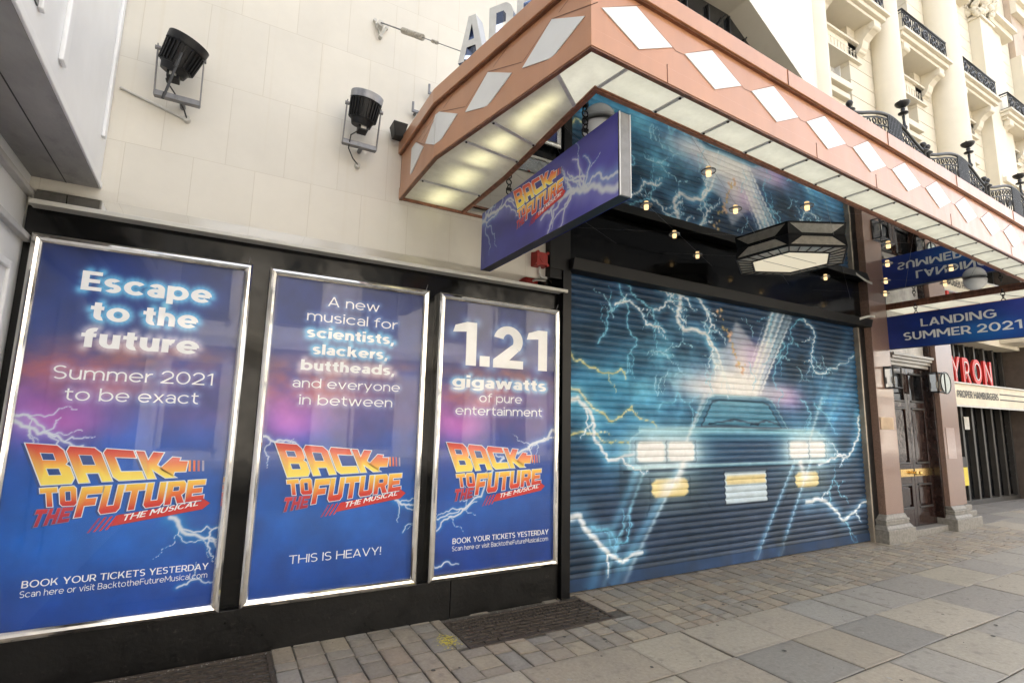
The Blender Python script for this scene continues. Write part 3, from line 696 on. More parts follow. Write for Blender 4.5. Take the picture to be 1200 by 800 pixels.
# litter and grit along the foot of the wall
gr = MB(); rr = random.Random(8)
for k in range(420):
    cx = rr.uniform(-1, 8.2); cy = 4.10-abs(rr.gauss(0, .03))+(.07 if cx > 2.95 else 0); s_ = rr.uniform(.002, .007)
    gr.add([(cx+s_*a, cy+s_*b, .003+s_*c) for a, b, c in ((1, 0, 0), (-.5, .8, 0), (-.5, -.8, 0), (0, 0, 1))], [(0, 1, 3), (1, 2, 3), (2, 0, 3)])
for k in range(160):
    cx = rr.uniform(.3, 9); cy = rr.uniform(1.8, 4.0); s_ = rr.uniform(.002, .006)
    gr.add([(cx+s_*a, cy+s_*b, .003+s_*c) for a, b, c in ((1, 0, 0), (-.5, .8, 0), (-.5, -.8, 0), (0, 0, 1))], [(0, 1, 3), (1, 2, 3), (2, 0, 3)])
for k in range(150):                            # trodden chewing gum
    cx = rr.uniform(.3, 12); cy = rr.uniform(1.3, 3.9); s_ = rr.uniform(.008, .020)
    gr.add([(cx+s_*math.cos(t)*rr.uniform(.75, 1.15), cy+s_*math.sin(t)*rr.uniform(.75, 1.15), .0042) for t in np.linspace(0, 2*PI, 9)[:-1]], [tuple(range(8))], mi=rr.choice((1, 1, 2)))
o = gr.build('grit', [M['stonebase'], mat('old_gum', (.075, .07, .062), .7, var=.3, scale=60), mat('pale_gum', (.36, .34, .31), .6, var=.2, scale=60)]); o['kind'] = 'stuff'

def grate(name, r, label, mode):
    t = thing(name, label, 'grate', ((r[0]+r[1])/2, (r[2]+r[3])/2, 0), 'iron grates in the pavement')
    x0, x1, y0, y1 = r; f = MB()
    f.box(x0, x1, y0, y0+.03, -.02, .001); f.box(x0, x1, y1-.03, y1, -.02, .001); f.box(x0, x0+.03, y0+.03, y1-.03, -.02, .001); f.box(x1-.03, x1, y0+.03, y1-.03, -.02, .001)
    f.build('frame', M['grate'], t, bevel=.003)
    b = MB(); rowh = .052; ny = int((y1-y0-.06)/rowh); rowh = (y1-y0-.06)/ny
    for j in range(ny):
        ya = y0+.03+j*rowh
        if j: b.box(x0+.03, x1-.03, ya-.006, ya+.006, -.018, -.001)
        fine = mode == 1 and j >= ny-3
        w = .034 if fine else .115; k = 0; xx = x0+.03+(w*.5 if j % 2 else 0)
        while xx < x1-.04:
            if xx > x0+.04:
                sk = .012 if fine else 0
                b.hexa([(xx-.006, ya+.007, -.018), (xx+.006, ya+.007, -.018), (xx+.006+sk, ya+rowh-.007, -.018), (xx-.006+sk, ya+rowh-.007, -.018)],
                       [(xx-.006, ya+.007, -.002), (xx+.006, ya+.007, -.002), (xx+.006+sk, ya+rowh-.007, -.002), (xx-.006+sk, ya+rowh-.007, -.002)])
            xx += w
        if not fine:                                   # shallow pads inside the cells
            xx = x0+.03+(w*.5 if j % 2 else 0)
            while xx < x1-.15:
                b.box(xx+.02, xx+w-.02, ya+.014, ya+rowh-.014, -.018, -.007); xx += w
    b.build('lattice', M['grate'], t)
grate('pavement_grate', GR1, 'rusty cast iron grate in the setts at the left foot of the shutter', 1)
grate('pavement_grate', GR2, 'dark iron grate in the pavement under the widest poster case', 0)

# ================================================================== THEATRE
th = thing('theatre_building', 'cream tiled theatre front with black entrance surround and a big angular window', 'building', (3, YW, 0))
w = MB()                                        # front with its chamfered window opening, 0.35 m deep
HX = [(3.6, 3.9), (7.5, 3.9), (7.5, 6.78), (6.13, 7.69), (4.97, 7.69), (3.6, 6.78)]
Y2 = YW+.345
def wp(x0, x1, z0, z1): w.quad((x0, YW, z0), (x1, YW, z0), (x1, YW, z1), (x0, YW, z1))
wp(-1.25, 2.72, 2.8, 3.9); wp(2.72, 3.6, 3.515, 3.9); wp(3.6, 7.5, 3.515, 3.9); wp(7.5, 7.82, 3.515, 3.9)
wp(-1.25, 3.6, 3.9, 6.78); wp(7.5, 7.82, 3.9, 6.78); wp(-1.25, 3.6, 6.78, 7.69); wp(7.5, 7.82, 6.78, 7.69); wp(-1.25, 7.82, 7.69, 16)
w.add([(3.6, YW, 6.78), (4.97, YW, 7.69), (3.6, YW, 7.69)], [(0, 1, 2)]); w.add([(7.5, YW, 6.78), (7.5, YW, 7.69), (6.13, YW, 7.69)], [(0, 1, 2)])
w.quad((7.82, YW, 3.515), (7.82, 5, 3.515), (7.82, 5, 16), (7.82, YW, 16))
w.build('wall', M['wall'], th)
q = MB(); q.box(-3.2, 7.80, 4.62, 7, 0, 16); q.box(7.801, 11.41, 4.45, 4.855, 0, 3.515); q.build('sun_blocker', M['oppstone'], th)  # unseen solid blocks added behind the front to stop sun leaking through
rv = MB()
for i in range(6):
    a, b = HX[i], HX[(i+1) % 6]; rv.quad((a[0], YW, a[1]), (b[0], YW, b[1]), (b[0], Y2, b[1]), (a[0], Y2, a[1]))
rv.build('window_reveal', M['stucco'], th)
wn = MB(); wn.add([(x, Y2, z) for x, z in HX], [tuple(range(6))]); win = wn.build('window', M['darkglass'], th)
gb = MB()
for k in range(9):
    x = 3.85+.45*k; gb.box(x-.012, x+.012, Y2-.05, Y2-.004, 3.95, 7.62 if 4.9 < x < 6.2 else 6.75)
for k in range(-4, 9):
    gb.tube([(3.7+k*.6, Y2-.03, 4.0), (3.7+k*.6+2.3, Y2-.03, 7.6)], .010, 5) if 0 <= k < 5 else None
for z in (4.6, 5.3, 6.0, 6.7): gb.box(3.62, 7.48, Y2-.045, Y2-.006, z-.012, z+.012)
gb.build('glazing_bars', M['iron'], win)
pl = MB(); pl.box(-1.16, 2.84, 4.17, 4.199, 0.30, 2.86); pl.build('poster_surround', M['blackgloss'], th)
pl = MB(); pl.box(-1.16, 1.78, 4.135, 4.199, -.01, .295); pl.box(1.784, 2.84, 4.137, 4.199, -.01, .295); pl.build('plinth', M['plinth'], th, bevel=.006)
cp = MB(); n_ = 60
for k in range(n_):                             # polished capping, slightly dented
    xa, xb = -1.13+3.86*k/n_, -1.13+3.86*(k+1)/n_
    cp.quad((xa, 4.085, 2.878), (xb, 4.085, 2.878), (xb, 4.175, 2.972), (xa, 4.175, 2.972), smooth=True)
cp.build('steel_capping', M['capping'], th)
cp = MB(); cp.box(-1.135, 2.89, 4.07, 4.195, 2.845, 2.876); cp.build('capping_edge', M['lightgrey'], th, bevel=.004)
jb = MB(); jb.box(2.845, 2.945, 4.09, 4.30, 0, 3.075); jb.box(2.70, 2.945, 4.11, 4.199, 3.076, 3.51); jb.box(2.70, 2.844, 4.112, 4.199, 2.98, 3.075)
jb.build('jamb', M['black'], th, bevel=.004)
jb = MB(); jb.box(8.264, 8.43, 4.145, 4.32, 0, 3.08); jb.build('jamb', M['black'], th, bevel=.004)
ef = MB(); ef.box(2.946, 8.40, 4.16, 4.32, 3.215, 3.508); ef.build('entrance_fascia', M['blackgloss'], th)
bm_ = MB(); bm_.hexa([(2.93, 4.05, 3.09), (8.46, 4.05, 3.09), (8.46, 4.31, 3.09), (2.93, 4.31, 3.09)], [(2.93, 4.02, 3.205), (8.46, 4.02, 3.205), (8.46, 4.31, 3.205), (2.93, 4.31, 3.205)])
be = bm_.build('entrance_beam', mat('satin_black', (.012, .012, .012), .55, var=.3, scale=3, spec=.25), th, bevel=.006)
ec = MB()
for k in range(9):                              # pale reflection on the rounded beam end, built as a bent grey strip
    a = k/8
    if k: ec.quad((8.06+.055*(k-1), 4.012, 3.150+.085*math.sin((k-1)/8*PI*.5)), (8.06+.055*k, 4.012, 3.150+.085*math.sin(a*PI*.5)), (8.06+.055*k, 4.012, 3.185+.085*math.sin(a*PI*.5)), (8.06+.055*(k-1), 4.012, 3.185+.085*math.sin((k-1)/8*PI*.5)))
ec.build('beam_end_reflection', M['lightgrey'], be)

# ---- roller shutter: curved slats sprayed with a storm of lightning and an ordinary car's lamps
SX0, SX1, SH = 2.95, 8.225, 3.09
cv = Canvas(SX0, SX1, 0, 3.12, 640, 320, 5)
y = cv.V/3.12
top, mid, bot = np.array((22, 44, 78)), np.array((46, 112, 166)), np.array((32, 40, 64))
k1 = np.clip(1-abs(y-.58)/.34, 0, 1)[..., None]; kk = np.clip((y-.22)/.22, 0, 1)[..., None]; base = bot*(1-kk)+top*kk
nz = cv.noise(7, 4, 5, 1)[..., None]; nz2 = cv.noise(5, 26, 4, 9)[..., None]; nz3 = cv.noise(22, 12, 4, 14)[..., None]
cv.c = (base*(1-k1*.72)+mid*k1*.72)/255.*(.35+1.2*nz)*(.62+.72*nz2)*(.7+.6*nz3)
cv.screen(cv.blob(3.5, 1.9, .8, .55)*(nz[..., 0]*1.6-.3)*.75, (40, 140, 190)); cv.screen(cv.blob(7.7, 1.9, .8, .6)*(nz[..., 0]*1.6-.4)*.6, (36, 110, 180)); cv.screen(cv.blob(4.4, 2.15, .6, .42)*(nz3[..., 0]*2.2-.5)*.75, (96, 190, 232)); cv.screen(cv.blob(7.1, 2.3, .5, .4)*(nz3[..., 0]*2-.6)*.5, (60, 120, 200))
# rays rising from behind the roof
for p0, p1, w0, w1, c, k in [((5.75, 1.95), (6.45, 3.12), .10, .16, (190, 228, 255), .85), ((5.85, 1.95), (6.68, 3.12), .03, .05, (220, 240, 255), .8), ((5.68, 1.95), (6.30, 3.12), .02, .03, (230, 245, 255), .8), ((5.8, 1.95), (6.55, 3.12), .012, .02, (250, 250, 255), .9),
                              ((6.65, 1.1), (8.1, 3.0), .04, .09, (120, 190, 240), .35), ((7.1, 1.3), (8.25, 2.7), .03, .06, (130, 200, 240), .3), ((4.6, 1.4), (5.2, 2.1), .05, .05, (200, 235, 255), .5)]:
    cv.streak(p0, p1, w0, w1, c, k, (1, .55))
cv.screen(cv.blob(5.85, 2.42, .30, .22)*.75, (190, 60, 170)); cv.screen(cv.blob(6.55, 1.95, .30, .16)*.65, (170, 60, 175)); cv.screen(cv.blob(5.0, 2.15, .5, .16)*.5, (170, 150, 215))
cv.screen(cv.blob(5.45, 2.03, .36, .20)*1.0, (255, 246, 232)); cv.blend(np.clip(cv.blob(5.45, 2.03, .34, .17)*1.3, 0, 1), (255, 250, 240)); cv.screen(cv.blob(5.5, 2.0, .85, .17)*.85, (246, 214, 226)); cv.screen(cv.blob(5.62, 2.28, .15, .28)*.85, (255, 225, 205)); cv.screen(cv.blob(4.85, 2.02, .35, .10)*.7, (210, 205, 240)); cv.screen(cv.blob(6.35, 2.0, .35, .12)*.7, (215, 190, 235))
cv.screen(cv.poly([(5.22, 1.95), (5.80, 1.95), (6.30, 2.75), (5.9, 2.6), (5.55, 2.9), (5.35, 2.55), (5.05, 2.45)], 16)*.55, (246, 232, 240))
rs = np.random.RandomState(4)
for k in range(34):                             # drifting sparks
    t = rs.rand(); a = 5.22+.42*t+rs.normal(0, .035); b = 3.0-.75*t+rs.normal(0, .04); s_ = rs.uniform(.012, .03)
    cv.blend(np.clip(1.3-np.hypot(cv.U-a, cv.V-b)/s_, 0, 1)*.9, (222, 178, 80) if rs.rand() < .6 else (236, 184, 140))
# plain rounded car: roof, windscreen, bonnet, bumper
roof = cv.poly([(4.72, 1.55), (4.98, 1.90), (5.12, 1.945), (6.05, 1.945), (6.20, 1.90), (6.50, 1.55)], 3); cv.blend(roof*.7, (46, 104, 142))
scr = cv.poly([(4.86, 1.56), (5.06, 1.86), (5.18, 1.89), (6.0, 1.89), (6.10, 1.86), (6.35, 1.56)], 2); cv.blend(scr*.55, (96, 164, 194))
cv.blend(cv.poly([(5.75, 1.56), (6.02, 1.88), (6.35, 1.56)], 2)*.5, (60, 120, 150))
bon = cv.poly([(3.74, 1.18), (3.76, 1.42), (3.95, 1.52), (4.8, 1.555), (6.5, 1.555), (7.15, 1.52), (7.32, 1.42), (7.34, 1.18)], 3); cv.blend(bon*.7, (56, 120, 160))
cv.blend(cv.poly([(3.80, 1.15), (3.80, 1.41), (7.28, 1.41), (7.28, 1.15)], 2)*.9, (34, 60, 98))
for z in (1.20, 1.27, 1.34): cv.blend(np.exp(-((cv.V-z)/.012)**2)*((cv.U > 4.8) & (cv.U < 6.42))*.6, (28, 44, 70))
cv.screen(np.exp(-((cv.V-1.52)/.03)**2)*((cv.U > 3.9) & (cv.U < 7.2))*.6, (150, 215, 235)); cv.screen(np.exp(-((cv.V-1.115)/.022)**2)*((cv.U > 3.72) & (cv.U < 7.36))*.7, (140, 205, 235))
cv.blend(cv.poly([(3.72, .62), (3.72, 1.09), (7.36, 1.09), (7.36, .62)], 14)*.55, (40, 52, 78))
cv.blend(np.exp(-((cv.V-1.565-.02*np.sin((cv.U-4.9)*4))/.012)**2)*((cv.U > 4.75) & (cv.U < 6.5))*.8, (24, 34, 52))
cv.blend(cv.poly([(3.63, .75), (3.63, 1.25), (3.74, 1.25), (3.76, .75)], 3)*.7, (26, 34, 52))
for a, b in ((3.88, 4.27), (4.33, 4.73), (6.50, 6.89), (6.94, 7.28)):
    c = (a+b)/2; cv.screen(cv.blob(c, 1.29, .42, .26)*.55, (120, 205, 245)); cv.screen(cv.blob(c, 1.29, .30, .17)*.9, (220, 242, 255))
    cv.blend(cv.poly([(a+.03, 1.19), (a, 1.22), (a, 1.36), (a+.03, 1.39), (b-.03, 1.39), (b, 1.36), (b, 1.22), (b-.03, 1.19)], 2), (252, 253, 250))
for a, b in ((4.08, 4.62), (6.59, 7.09)):
    c = (a+b)/2; cv.screen(cv.blob(c, .9, .45, .22)*.5, (150, 150, 80)); cv.blend(cv.poly([(a+.05, .81), (a, .85), (a, .96), (a+.05, 1.0), (b-.05, 1.0), (b, .96), (b, .85), (b-.05, .81)], 2)*.95, (248, 222, 130)); cv.screen(cv.blob(c, .93, .16, .06), (255, 246, 210))
cv.blend(cv.poly([(5.235, .685), (5.235, 1.045), (5.995, 1.045), (5.995, .685)], 1), (196, 212, 224)); cv.blend(cv.poly([(5.255, .905), (5.255, 1.0), (5.975, 1.0), (5.975, .905)], 1)*.8, (238, 206, 110))
def line(pts, w, col, k=.8):
    sg_ = [(*a, *b, w) for a, b in zip(pts, pts[1:])]; cv.blend(np.clip(1.5-cv.dist(sg_, w*3), 0, 1)*k, col)
DK, LT = (14, 22, 40), (190, 232, 244)
line([(4.74, 1.56), (5.0, 1.90), (5.13, 1.945), (6.04, 1.945), (6.19, 1.90), (6.48, 1.56)], .010, LT, .45); line([(4.86, 1.57), (5.06, 1.86), (5.18, 1.885), (6.0, 1.885), (6.10, 1.86), (6.35, 1.57), (4.86, 1.57)], .012, DK, .6)
line([(3.76, 1.16), (3.78, 1.42), (3.96, 1.52), (4.8, 1.55), (6.5, 1.55), (7.13, 1.52), (7.30, 1.42), (7.32, 1.16)], .010, LT, .4); line([(3.70, 1.09), (7.38, 1.09)], .014, DK, .8); line([(3.74, 1.14), (7.34, 1.14)], .008, LT, .7)
line([(4.0, .64), (4.05, .74), (4.9, .74), (5.0, .64)], .010, DK, .7); line([(6.3, .64), (6.4, .74), (7.1, .74), (7.16, .64)], .010, DK, .7); line([(3.72, .60), (7.36, .60)], .016, DK, .7)
line([(5.0, 1.60), (5.45, 1.66), (5.9, 1.60)], .010, DK, .8); line([(5.75, 1.60), (6.05, 1.66), (6.3, 1.61)], .010, DK, .8)
for a, b in ((3.88, 4.27), (4.33, 4.73), (6.50, 6.89), (6.94, 7.28)): line([(a-.025, 1.17), (a-.025, 1.41), (b+.025, 1.41), (b+.025, 1.17), (a-.025, 1.17)], .010, DK, .30); cv.screen(cv.blob((a+b)/2, 1.29, .30, .20)*.45, (215, 240, 255))
for a, b in ((4.05, 4.65), (6.56, 7.12)): line([(a, .79), (a, 1.02), (b, 1.02), (b, .79), (a, .79)], .010, DK, .3)
line([(5.22, .67), (5.22, 1.06), (6.01, 1.06), (6.01, .67), (5.22, .67)], .010, DK, .8)
for p0, p1, w0, w1, c, k in [((6.61, 1.15), (5.70, .02), .03, .05, (90, 170, 240), .6), ((6.96, 1.15), (6.15, .0), .03, .05, (90, 170, 240), .65), ((6.62, 1.2), (5.72, .0), .008, .012, (190, 225, 255), .5), ((6.97, 1.2), (6.18, .0), .008, .014, (200, 230, 255), .5),
                              ((4.60, 1.25), (3.52, .0), .05, .08, (80, 165, 230), .65), ((4.66, 1.3), (3.66, .0), .015, .03, (200, 230, 255), .6), ((3.9, 1.15), (3.24, .0), .05, .08, (70, 150, 210), .6), ((4.0, 1.15), (3.40, .0), .02, .03, (120, 200, 240), .5),
                              ((4.55, 1.3), (4.95, 1.95), .02, .03, (235, 245, 255), .6), ((6.85, 1.25), (7.3, 2.0), .02, .03, (235, 245, 255), .5), ((6.70, 1.15), (6.78, .95), .05, .05, (250, 252, 255), .9), ((4.6, 1.25), (4.45, .95), .06, .04, (250, 252, 255), .8)]:
    cv.streak(p0, p1, w0, w1, c, k, (1, .75))
WHT, BLU, YEL = (240, 248, 255), (120, 196, 232), (226, 218, 130)
B = cv.bolt
for pts in [[(3.65, 3.08), (3.74, 2.9), (3.76, 2.67), (3.88, 2.51), (3.8, 2.34), (3.71, 2.06)], [(3.77, 3.08), (3.95, 2.94), (4.14, 2.86), (4.23, 2.65)], [(3.36, 2.4), (3.5, 2.75), (3.72, 2.9)],
            [(6.98, 3.07), (6.67, 2.9), (6.7, 2.73), (6.52, 2.51), (6.37, 2.44)], [(6.45, 2.73), (6.53, 2.66), (6.4, 2.44), (6.22, 2.21), (6.43, 2.02), (6.32, 1.83)], [(6.3, 3.05), (6.2, 2.85), (6.3, 2.6)], [(7.1, 1.9), (7.4, 1.75), (7.6, 1.5)],
            [(7.3, .56), (7.45, .9), (7.75, .55)], [(7.62, .33), (7.75, .12), (7.9, .02)], [(4.2, 1.75), (4.5, 1.95), (4.85, 1.7)], [(6.8, 1.95), (7.0, 1.7), (6.85, 1.5)]]: B(pts, .009, BLU, (80, 160, 215), 4, .35, 2, .2)
for pts in [[(2.95, 2.32), (3.2, 2.17), (3.67, 2.16), (3.73, 2.05)], [(2.95, 1.94), (3.5, 1.61), (3.81, 1.77), (4.16, 1.55)], [(2.95, 1.48), (3.39, 1.42), (3.77, 1.38)]]: B(pts, .011, YEL, (150, 170, 110), 4, .35, 1, .15)
B([(3.59, 2.84), (3.72, 2.89), (3.98, 2.79), (4.04, 2.67), (4.2, 2.67), (4.32, 2.61)], .013, WHT); B([(4.16, 2.86), (4.41, 2.98), (4.45, 3.12)], .012, WHT)
B([(4.52, 3.17), (4.58, 2.94), (4.52, 2.81), (4.62, 2.67), (4.98, 2.67), (5.14, 2.51), (5.28, 2.23), (5.4, 2.0)], .032, WHT, branches=5, rough=.12); B([(4.86, 3.1), (5.01, 2.96), (5.1, 2.79), (5.04, 2.67)], .020, WHT, rough=.15)
B([(4.23, 3.11), (4.38, 3.05), (4.46, 3.06), (4.5, 3.1)], .014, WHT); B([(5.02, 2.6), (5.1, 2.4), (5.3, 2.15), (5.45, 1.98)], .014, WHT)
B([(6.98, 3.07), (7.23, 2.87), (7.1, 2.59), (7.22, 2.33), (7.71, 2.42), (8.18, 2.66)], .012, WHT)
B([(2.95, 1.76), (3.1, 1.83), (3.26, 1.69), (3.31, 1.42), (3.49, 1.21), (3.83, 1.27)], .028, WHT, rough=.14); B([(2.95, .70), (3.13, .69), (3.33, .46), (3.49, .31), (3.67, .21), (3.93, .28)], .034, WHT, rough=.10, branches=1)
B([(3.28, .58), (3.52, .52), (3.57, .36), (3.73, .4), (3.79, .74)], .011, BLU); B([(6.79, .62), (7.3, .56), (7.62, .33), (7.89, .42), (8.22, .55)], .030, WHT, rough=.13, branches=2)
B([(8.2, 1.75), (8.02, 1.36), (7.73, 1.16), (7.12, 1.09)], .024, WHT, rough=.16)
for a0, a1, b0, b1, w_, k_ in ((5.66, 6.30, 1.98, 3.10, .014, .9), (5.74, 6.42, 1.98, 3.11, .020, 1.), (5.84, 6.56, 1.98, 3.11, .010, .9), (5.95, 6.70, 1.98, 3.05, .016, .8), (6.02, 6.60, 2.1, 2.9, .008, .7), (5.60, 6.1, 2.0, 2.9, .008, .6)): cv.streak((a0, b0), (a1, b1), w_, w_*1.5, (236, 246, 255), k_, (1, .6))
for k in range(26):                             # fine crackle thrown off the burst
    a = cv.r.uniform(3.4, 7.9); b = cv.r.uniform(1.95, 3.0); t = cv.r.uniform(0, 6.3); L_ = cv.r.uniform(.15, .4)
    cv.bolt([(a, b), (a+L_*.5*math.cos(t), b+L_*.5*math.sin(t)), (a+L_*math.cos(t+.4), b+L_*math.sin(t+.4))], .0065, (176, 224, 246), (80, 160, 215), 3, .25, 1, .12)
cv.c *= (.93+.14*cv.noise(40, 40, 3, 21))[..., None]
wear = cv.noise(18, 3, 4, 31)*np.exp(-(cv.V/.35)**2); cv.blend(np.clip(wear*1.5-.55, 0, .5), (60, 58, 56))
sh = thing('roller_shutter', 'closed blue roller shutter sprayed with lightning and glowing car headlamps', 'roller shutter', (5.58, 4.2, 0))
ns = 42; z0 = .092; ph = (3.10-z0)/ns; prof = [(0., -.004), (.05, .001), (.16, .0075), (.36, .0125), (.60, .0125), (.82, .0075), (.95, .001)]
zs = []; ds = []
for k in range(ns):
    for t, d in prof: zs.append(z0+(k+t)*ph); ds.append(d)
zs = np.array(zs); ds = np.array(ds); xs = np.linspace(SX0, SX1, 640)
P = np.zeros((len(zs), 640, 3)); P[..., 0] = xs; P[..., 1] = (4.205-ds)[:, None]+.0015*np.sin(xs*2.1+zs[:, None]*1.3); P[..., 2] = zs[:, None]
XX, ZZ = np.meshgrid(xs, zs); C = s2l(np.clip(cv.sample(XX, ZZ), 0, 1))*.88; C = C*(.50+.50*np.clip(C.max(-1, keepdims=True)*1.7, 0, 1))
groove = np.where(ds < 0, .45, 1.)[:, None, None]            # darker colour in the hinge line between slats
grid_mesh('slats', P, C*groove+(1-groove)*np.array((.02, .022, .026)), M['spray'], sh)
zb = np.linspace(.012, .122, 10); P = np.zeros((10, 640, 3)); P[..., 0] = xs; P[..., 1] = 4.185; P[..., 2] = zb[:, None]; XX, ZZ = np.meshgrid(xs, zb)
bb = s2l(np.clip(cv.sample(XX, ZZ)*.75+np.array((38, 62, 110))/255.*.3, 0, 1))*.85
bar = grid_mesh('bottom_bar', P, bb, M['spray'], sh)
q = MB(); q.box(SX0, SX1, 4.187, 4.2, .012, .110); q.build('bar_core', M['darkmetal'], bar)
q = MB(); q.box(5.63, 5.80, 4.176, 4.184, .045, .085); q.build('lock_plate', M['lightgrey'], bar, bevel=.002)
q = MB(); q.box(8.226, 8.262, 4.13, 4.22, 0, 3.08); q.build('guide_rail', mat('bronze_rail', (.34, .29, .23), .4, .4, var=.3, scale=5), sh, bevel=.004)
q = MB(); q.box(2.9455, 2.962, 4.15, 4.22, 0, 3.08); q.build('guide_rail', M['darkmetal'], sh)
q = MB()
for k in range(5): q.box(2.96, 8.22, 4.208+.02*k, 4.215+.02*k, 3.09, 3.10)
q.build('headbox', M['darkmetal'], sh)

# ================================================================== POSTER CASES
def poster(idx, x0, x1, label, seed, lines, xoff, extra_bolts, tint):
    ZB, ZT = .30, 2.67; fw = .052
    t = thing('poster_case', label, 'poster case', ((x0+x1)/2, 4.17, ZB), 'steel framed poster cases on the wall')
    fr = Fr((0, 4.130, 0), (1, 0, 0), (0, 0, 1), (0, -1, 0))
    # mitred frame with a raised outer face and a bevel falling in to the glass
    f = MB(); A = [(x0, ZB), (x1, ZB), (x1, ZT), (x0, ZT)]; I = [(x0+fw, ZB+fw), (x1-fw, ZB+fw), (x1-fw, ZT-fw), (x0+fw, ZT-fw)]
    mid = [(x0+.012, ZB+.012), (x1-.012, ZB+.012), (x1-.012, ZT-.012), (x0+.012, ZT-.012)]; mid2 = [(x0+fw-.010, ZB+fw-.010), (x1-fw+.010, ZB+fw-.010), (x1-fw+.010, ZT-fw+.010), (x0+fw-.010, ZT-fw+.010)]
    mm = [(x0+fw*.5, ZB+fw*.5), (x1-fw*.5, ZB+fw*.5), (x1-fw*.5, ZT-fw*.5), (x0+fw*.5, ZT-fw*.5)]
    rings = [(A, 4.168), (A, 4.100), (mid, 4.0905), (mm, 4.087), (mid2, 4.0915), (I, 4.104), (I, 4.129)]
    for (ra, ya), (rb, yb) in zip(rings, rings[1:]):
        for i in range(4):
            j = (i+1) % 4; f.quad((ra[i][0], ya, ra[i][1]), (ra[j][0], ya, ra[j][1]), (rb[j][0], yb, rb[j][1]), (rb[i][0], yb, rb[i][1]))
    f.build('frame', M['chrome'], t)
    # printed sheet
    c = Canvas(x0+fw, x1-fw, ZB+fw, ZT-fw, 220, 440, seed)
    yy = 1-c.y; n1 = c.noise(3, 5, 5, seed); n2 = c.noise(5, 9, 5, seed+3); n3 = c.noise(6, 22, 4, seed+8)
    ks = [0, .2, .42, .55, .75, 1]; cl = np.array(tint, float)
    w_ = yy+(n1-.5)*.22
    c.c = np.stack([np.interp(w_, ks, cl[:, k]) for k in range(3)], -1)/255.*(.80+.42*n2)[..., None]
    W0 = x1-x0
    c.screen(c.blob(x0+.12*W0, 1.62, .26*W0, .20)*(.30+1.1*n2)*.66, (190, 62, 140)); c.blend(c.blob(x0+.30*W0, 1.83, .40*W0, .14)*(n3*2.4-.35)*.62, (206, 122, 118)); c.blend(c.blob(x0+.55*W0, 1.98, .42*W0, .08)*(n3*2.4-.6)*.6, (184, 128, 116)); c.blend(c.blob(x0+.40*W0, 1.74, .20*W0, .05)*(n2*1.5)*.5, (222, 150, 150))
    c.screen(c.blob(x0+.2*W0, 1.52, .18*W0, .10)*.55, (200, 60, 150)); c.screen(c.blob(x0+.5*W0, .85, .6*W0, .3)*.25, (20, 90, 170))
    for pts, wd, br in extra_bolts: c.bolt([(xoff+a, b) for a, b in pts], wd*.85, (232, 240, 252), (110, 170, 240), 3.2, .40, br, .13)
    # writing, each line a part of its own
    out = []
    for (body, a0, a1, b, cap, bold, glow) in lines:
        mb = MB(); p = text_on(mb, fr, body, a0, a1, b, cap, .0016, off=.02 if bold else -.004, bold=bold); out.append((mb, body))
        if glow:
            col, k, r_ = glow; c.glow_points(p[::2], r_, col, k)
    fp = fr
    U, V = c.U, c.V; P = np.stack([U, np.full_like(U, 4.1295), V], -1)
    grid_mesh('printed_sheet', P, c.lin(.84, 1.22), M['print'], t)
    for mb, body in out: mb.build('lettering', M['text'], t)
    title_logo(fr, lambda a, b: np.array((xoff+a*.985, 1.0+b)), .0030, t)
    g = MB(); g.quad((x0+fw-.004, 4.112, ZB+fw-.004), (x1-fw+.004, 4.112, ZB+fw-.004), (x1-fw+.004, 4.112, ZT-fw+.004), (x0+fw-.004, 4.112, ZT-fw+.004)); g.build('glass', M['glass'], t)
    bk = MB(); bk.box(x0+.004, x1-.004, 4.132, 4.168, ZB+.004, ZT-.004); bk.build('back_panel', M['darkmetal'], t)
    sc = MB(); sc.cyl((x1-.03, 4.12, ZT+.001), (x1-.022, 4.10, ZT+.05), .004, .002, 6); sc.build('hinge_pin', M['greymetal'], t)
    return t
BG = ((120, 205, 255), .85, .030); BW = ((150, 190, 255), .40, .022)
T1 = [(36, 56, 116), (48, 70, 136), (88, 88, 150), (60, 92, 172), (40, 98, 186), (40, 78, 158)]
T2 = [(48, 62, 118), (60, 78, 142), (100, 96, 152), (62, 90, 170), (42, 94, 178), (40, 76, 152)]
T3 = [(48, 58, 110), (56, 68, 132), (96, 86, 146), (58, 80, 160), (40, 80, 160), (40, 68, 144)]
bolts1 = [([(-.07, 1.53-.0), (.05, 1.453), (.14, 1.443), (.27, 1.382)], .014, 4), ([(-.07, 1.56), (.06, 1.50), (.10, 1.46)], .010, 3), ([(.77, .921), (.92, .803), (1.05, .714)], .017, 5), ([(.80, .90), (.90, .76), (1.0, .74)], .004, 2), ([(.85, .48), (.95, .52), (1.05, .49)], .007, 1)]
poster(0, -1.10, .118, 'leftmost steel framed blue poster case, hard against the white side wall', 3, [
    ('Escape', -.838, -.118, 2.354, .125, .085, BG), ('to the', -.772, -.182, 2.168, .122, .085, BG), ('future', -.800, -.160, 1.992, .122, .085, ((235, 225, 235), .7, .03)),
    ('Summer 2021', -.908, -.058, 1.786, .082, 0, BW), ('to be exact', -.838, -.130, 1.657, .078, 0, BW),
    ('BOOK YOUR TICKETS YESTERDAY', -.902, .032, .576, .040, .045, None), ('Scan here or visit BacktotheFutureMusical.com', -.904, .031, .524, .036, 0, None)], -.983, bolts1, T1)
bolts2 = [([(-.10, 1.47), (.0, 1.40), (.08, 1.41), (.16, 1.37)], .011, 4), ([(.90, .96), (.99, .91), (1.09, .88)], .012, 4), ([(.98, .70), (1.04, .76), (1.09, .78)], .004, 1)]
